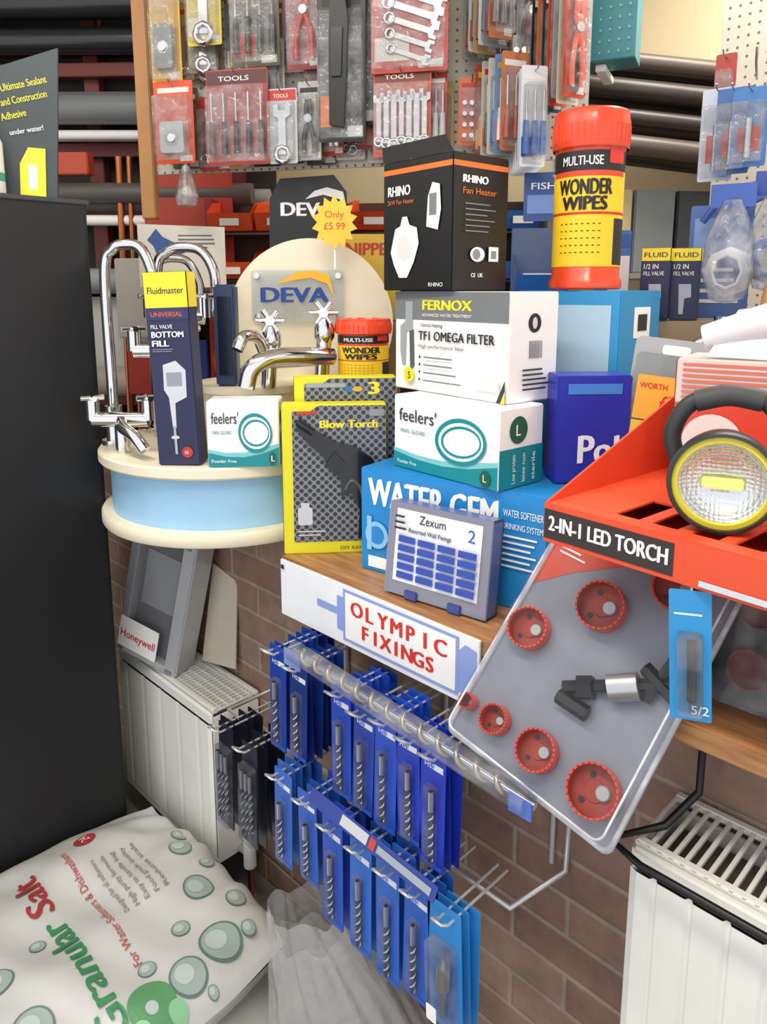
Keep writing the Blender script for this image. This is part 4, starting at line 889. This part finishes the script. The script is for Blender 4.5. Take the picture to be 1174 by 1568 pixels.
def bdisc(x, y, r, m, lift=.003):
    vs = [(x, y)]; fs = []; nr, ns = 4, 24
    for i in range(1, nr+1):
        for j in range(ns): t = j/ns*2*math.pi; vs.append((x+r*i/nr*math.cos(t), y+r*i/nr*math.sin(t)))
    for j in range(ns): fs.append((0, 1+j, 1+(j+1) % ns))
    for i in range(nr-1):
        for j in range(ns): fs.append((1+i*ns+j, 1+(i+1)*ns+j, 1+(i+1)*ns+(j+1) % ns, 1+i*ns+(j+1) % ns))
    proj('bubble_print', vs, fs, m, lift)
def bt(s, x, y, h, m, w, bold=0.):
    vs, fs, tw = textdata(s, bold); sx = w/(tw*h)
    proj('lettering', [(x-v.y*h, y+v.x*h*sx, v.z) for v in vs], fs, m, .0048)
bt('Granular', .05, -.32, .058, mat('#3c8a58'), .36, .02); bt('Salt', .05, .07, .058, mat('#a83a3a'), .15, .02)
bt('For Water Softeners & Dishwashers', .13, -.20, .018, mat('#b84840'), .42)
for i in range(5): bt(['Designed for all softeners', 'High purity formula', 'Easy to handle bag', 'Food grade quality', 'Reduces scale'][i], .17+.026*i, -.06, .012, mat('#8a7a74'), .2)
G1 = mat('#9fb0aa', .35); G2 = mat('#66807a', .35); G3 = mat('#bcc8c4', .35)
for x, y, r in ((.29, -.26, .05), (.33, -.10, .038), (.19, -.29, .042), (.385, -.18, .025), (.24, -.17, .022), (.36, .04, .03), (.39, -.04, .02), (.13, -.22, .02), (-.02, -.30, .03), (-.10, -.20, .04), (-.12, -.05, .034), (-.12, .06, .03), (.40, .12, .022), (.22, -.34, .012), (-.16, .15, .025), (.10, -.31, .026), (.36, -.27, .018), (-.02, .0, .018)):
    bdisc(x, y, r, G2, .002); bdisc(x, y, r*.88, G1, .003); bdisc(x-r*.15, y+r*.15, r*.5, G3, .004)
bdisc(.19, .24, .028, mat('#b8383a')); bt('24', .20, .226, .022, WH2, .03)
bdisc(.10, -.30, .05, mat('#5f9a6a'), .0036); bdisc(.14, -.335, .02, mat('#8ec59a'), .0042); bdisc(.06, -.335, .022, mat('#9ad0a0'), .0046)
# thin clear plastic bag on the floor under the rack: open folded film sheets
e = E('clear_plastic_bag', -.045, 1.32, .0, 0)
FILM = clear('#f6f5f2', .30, .12, .35, base=.78, even=True)
for q_, (sc_, ph_) in enumerate(((1., 0.), (.86, 1.7))):
    vs = []; fs = []; NA, NZ = 96, 30
    for j in range(NZ+1):
        tz = j/NZ
        for i in range(NA):
            an = i/NA*2*math.pi
            fold = .10*abs(math.sin(3.5*an+ph_+1.2*tz))+.05*abs(math.sin(8*an-2*tz+ph_))+.02*math.sin(19*an+9*tz)
            k = sc_*(1-.66*tz**.9)*(.92+fold*(.4+tz))
            vs.append((.235*k*math.cos(an)-.11*tz**1.5, .15*k*math.sin(an), .004+sc_*(.50*tz+.012*math.sin(6*an+5*tz)*tz)))
    for j in range(NZ):
        for i in range(NA): fs.append((j*NA+i, j*NA+(i+1) % NA, (j+1)*NA+(i+1) % NA, (j+1)*NA+i))
    mesh('bag_film', vs, fs, FILM, e, True, 25)
e = E('pipe_clamp', -.33, 1.66, .55, -30)
tube('clamp_ring', e, [(.0, 0, .05), (.03, 0, .0), (.06, 0, -.02), (.08, 0, .01), (.06, 0, .04)], .008, STEEL); rod('clamp_stem', e, (0, 0, .02), (-.02, 0, .12), .012, mat('#4a3a30', .4, .6))

# ------------------------------------------------------------ lights
for s_, n_, en in ((-1.6, .1, 22), (-.2, .1, 30), (-2.6, 1.9, 12), (-.4, 2.2, 38)):  # added fill lamps overhead, out of view, invented to brighten the room
    e = EW('added_fill_light', s_, n_, 3.15); box('fill_housing', e, (1.3, .16, .05), (0, 0, 0), WHITE, .01)
    box('fill_panel', e, (1.25, .12, .02), (0, 0, -.032), mat('#ffffff', .4, emit=2.0, var=0), .004)
    ld = bpy.data.lights.new('fill_area_lamp', 'AREA'); ld.shape = 'RECTANGLE'; ld.size = 1.25; ld.size_y = .3; ld.energy = en; ld.color = (1, .92, .80)
    lo = bpy.data.objects.new('fill_area_lamp', ld); lo.location = (0, 0, -.06); link(lo, e)
w_ = bpy.data.worlds.new('sky'); sc.world = w_; w_.use_nodes = True
bg = w_.node_tree.nodes['Background']; bg.inputs[0].default_value = (.96, .97, 1, 1); bg.inputs[1].default_value = 1.32

# ------------------------------------------------------------ camera
cam = bpy.data.cameras.new('camera'); co = bpy.data.objects.new('camera', cam); link(co)
co.location = (0, 0, 1.75); co.rotation_euler = (rad(80), 0, rad(45))
cam.sensor_fit = 'VERTICAL'; cam.sensor_height = 36; cam.lens = 25.94; cam.shift_y = -.0893; cam.clip_start = .02
sc.camera = co
sc.view_settings.view_transform = 'Standard'
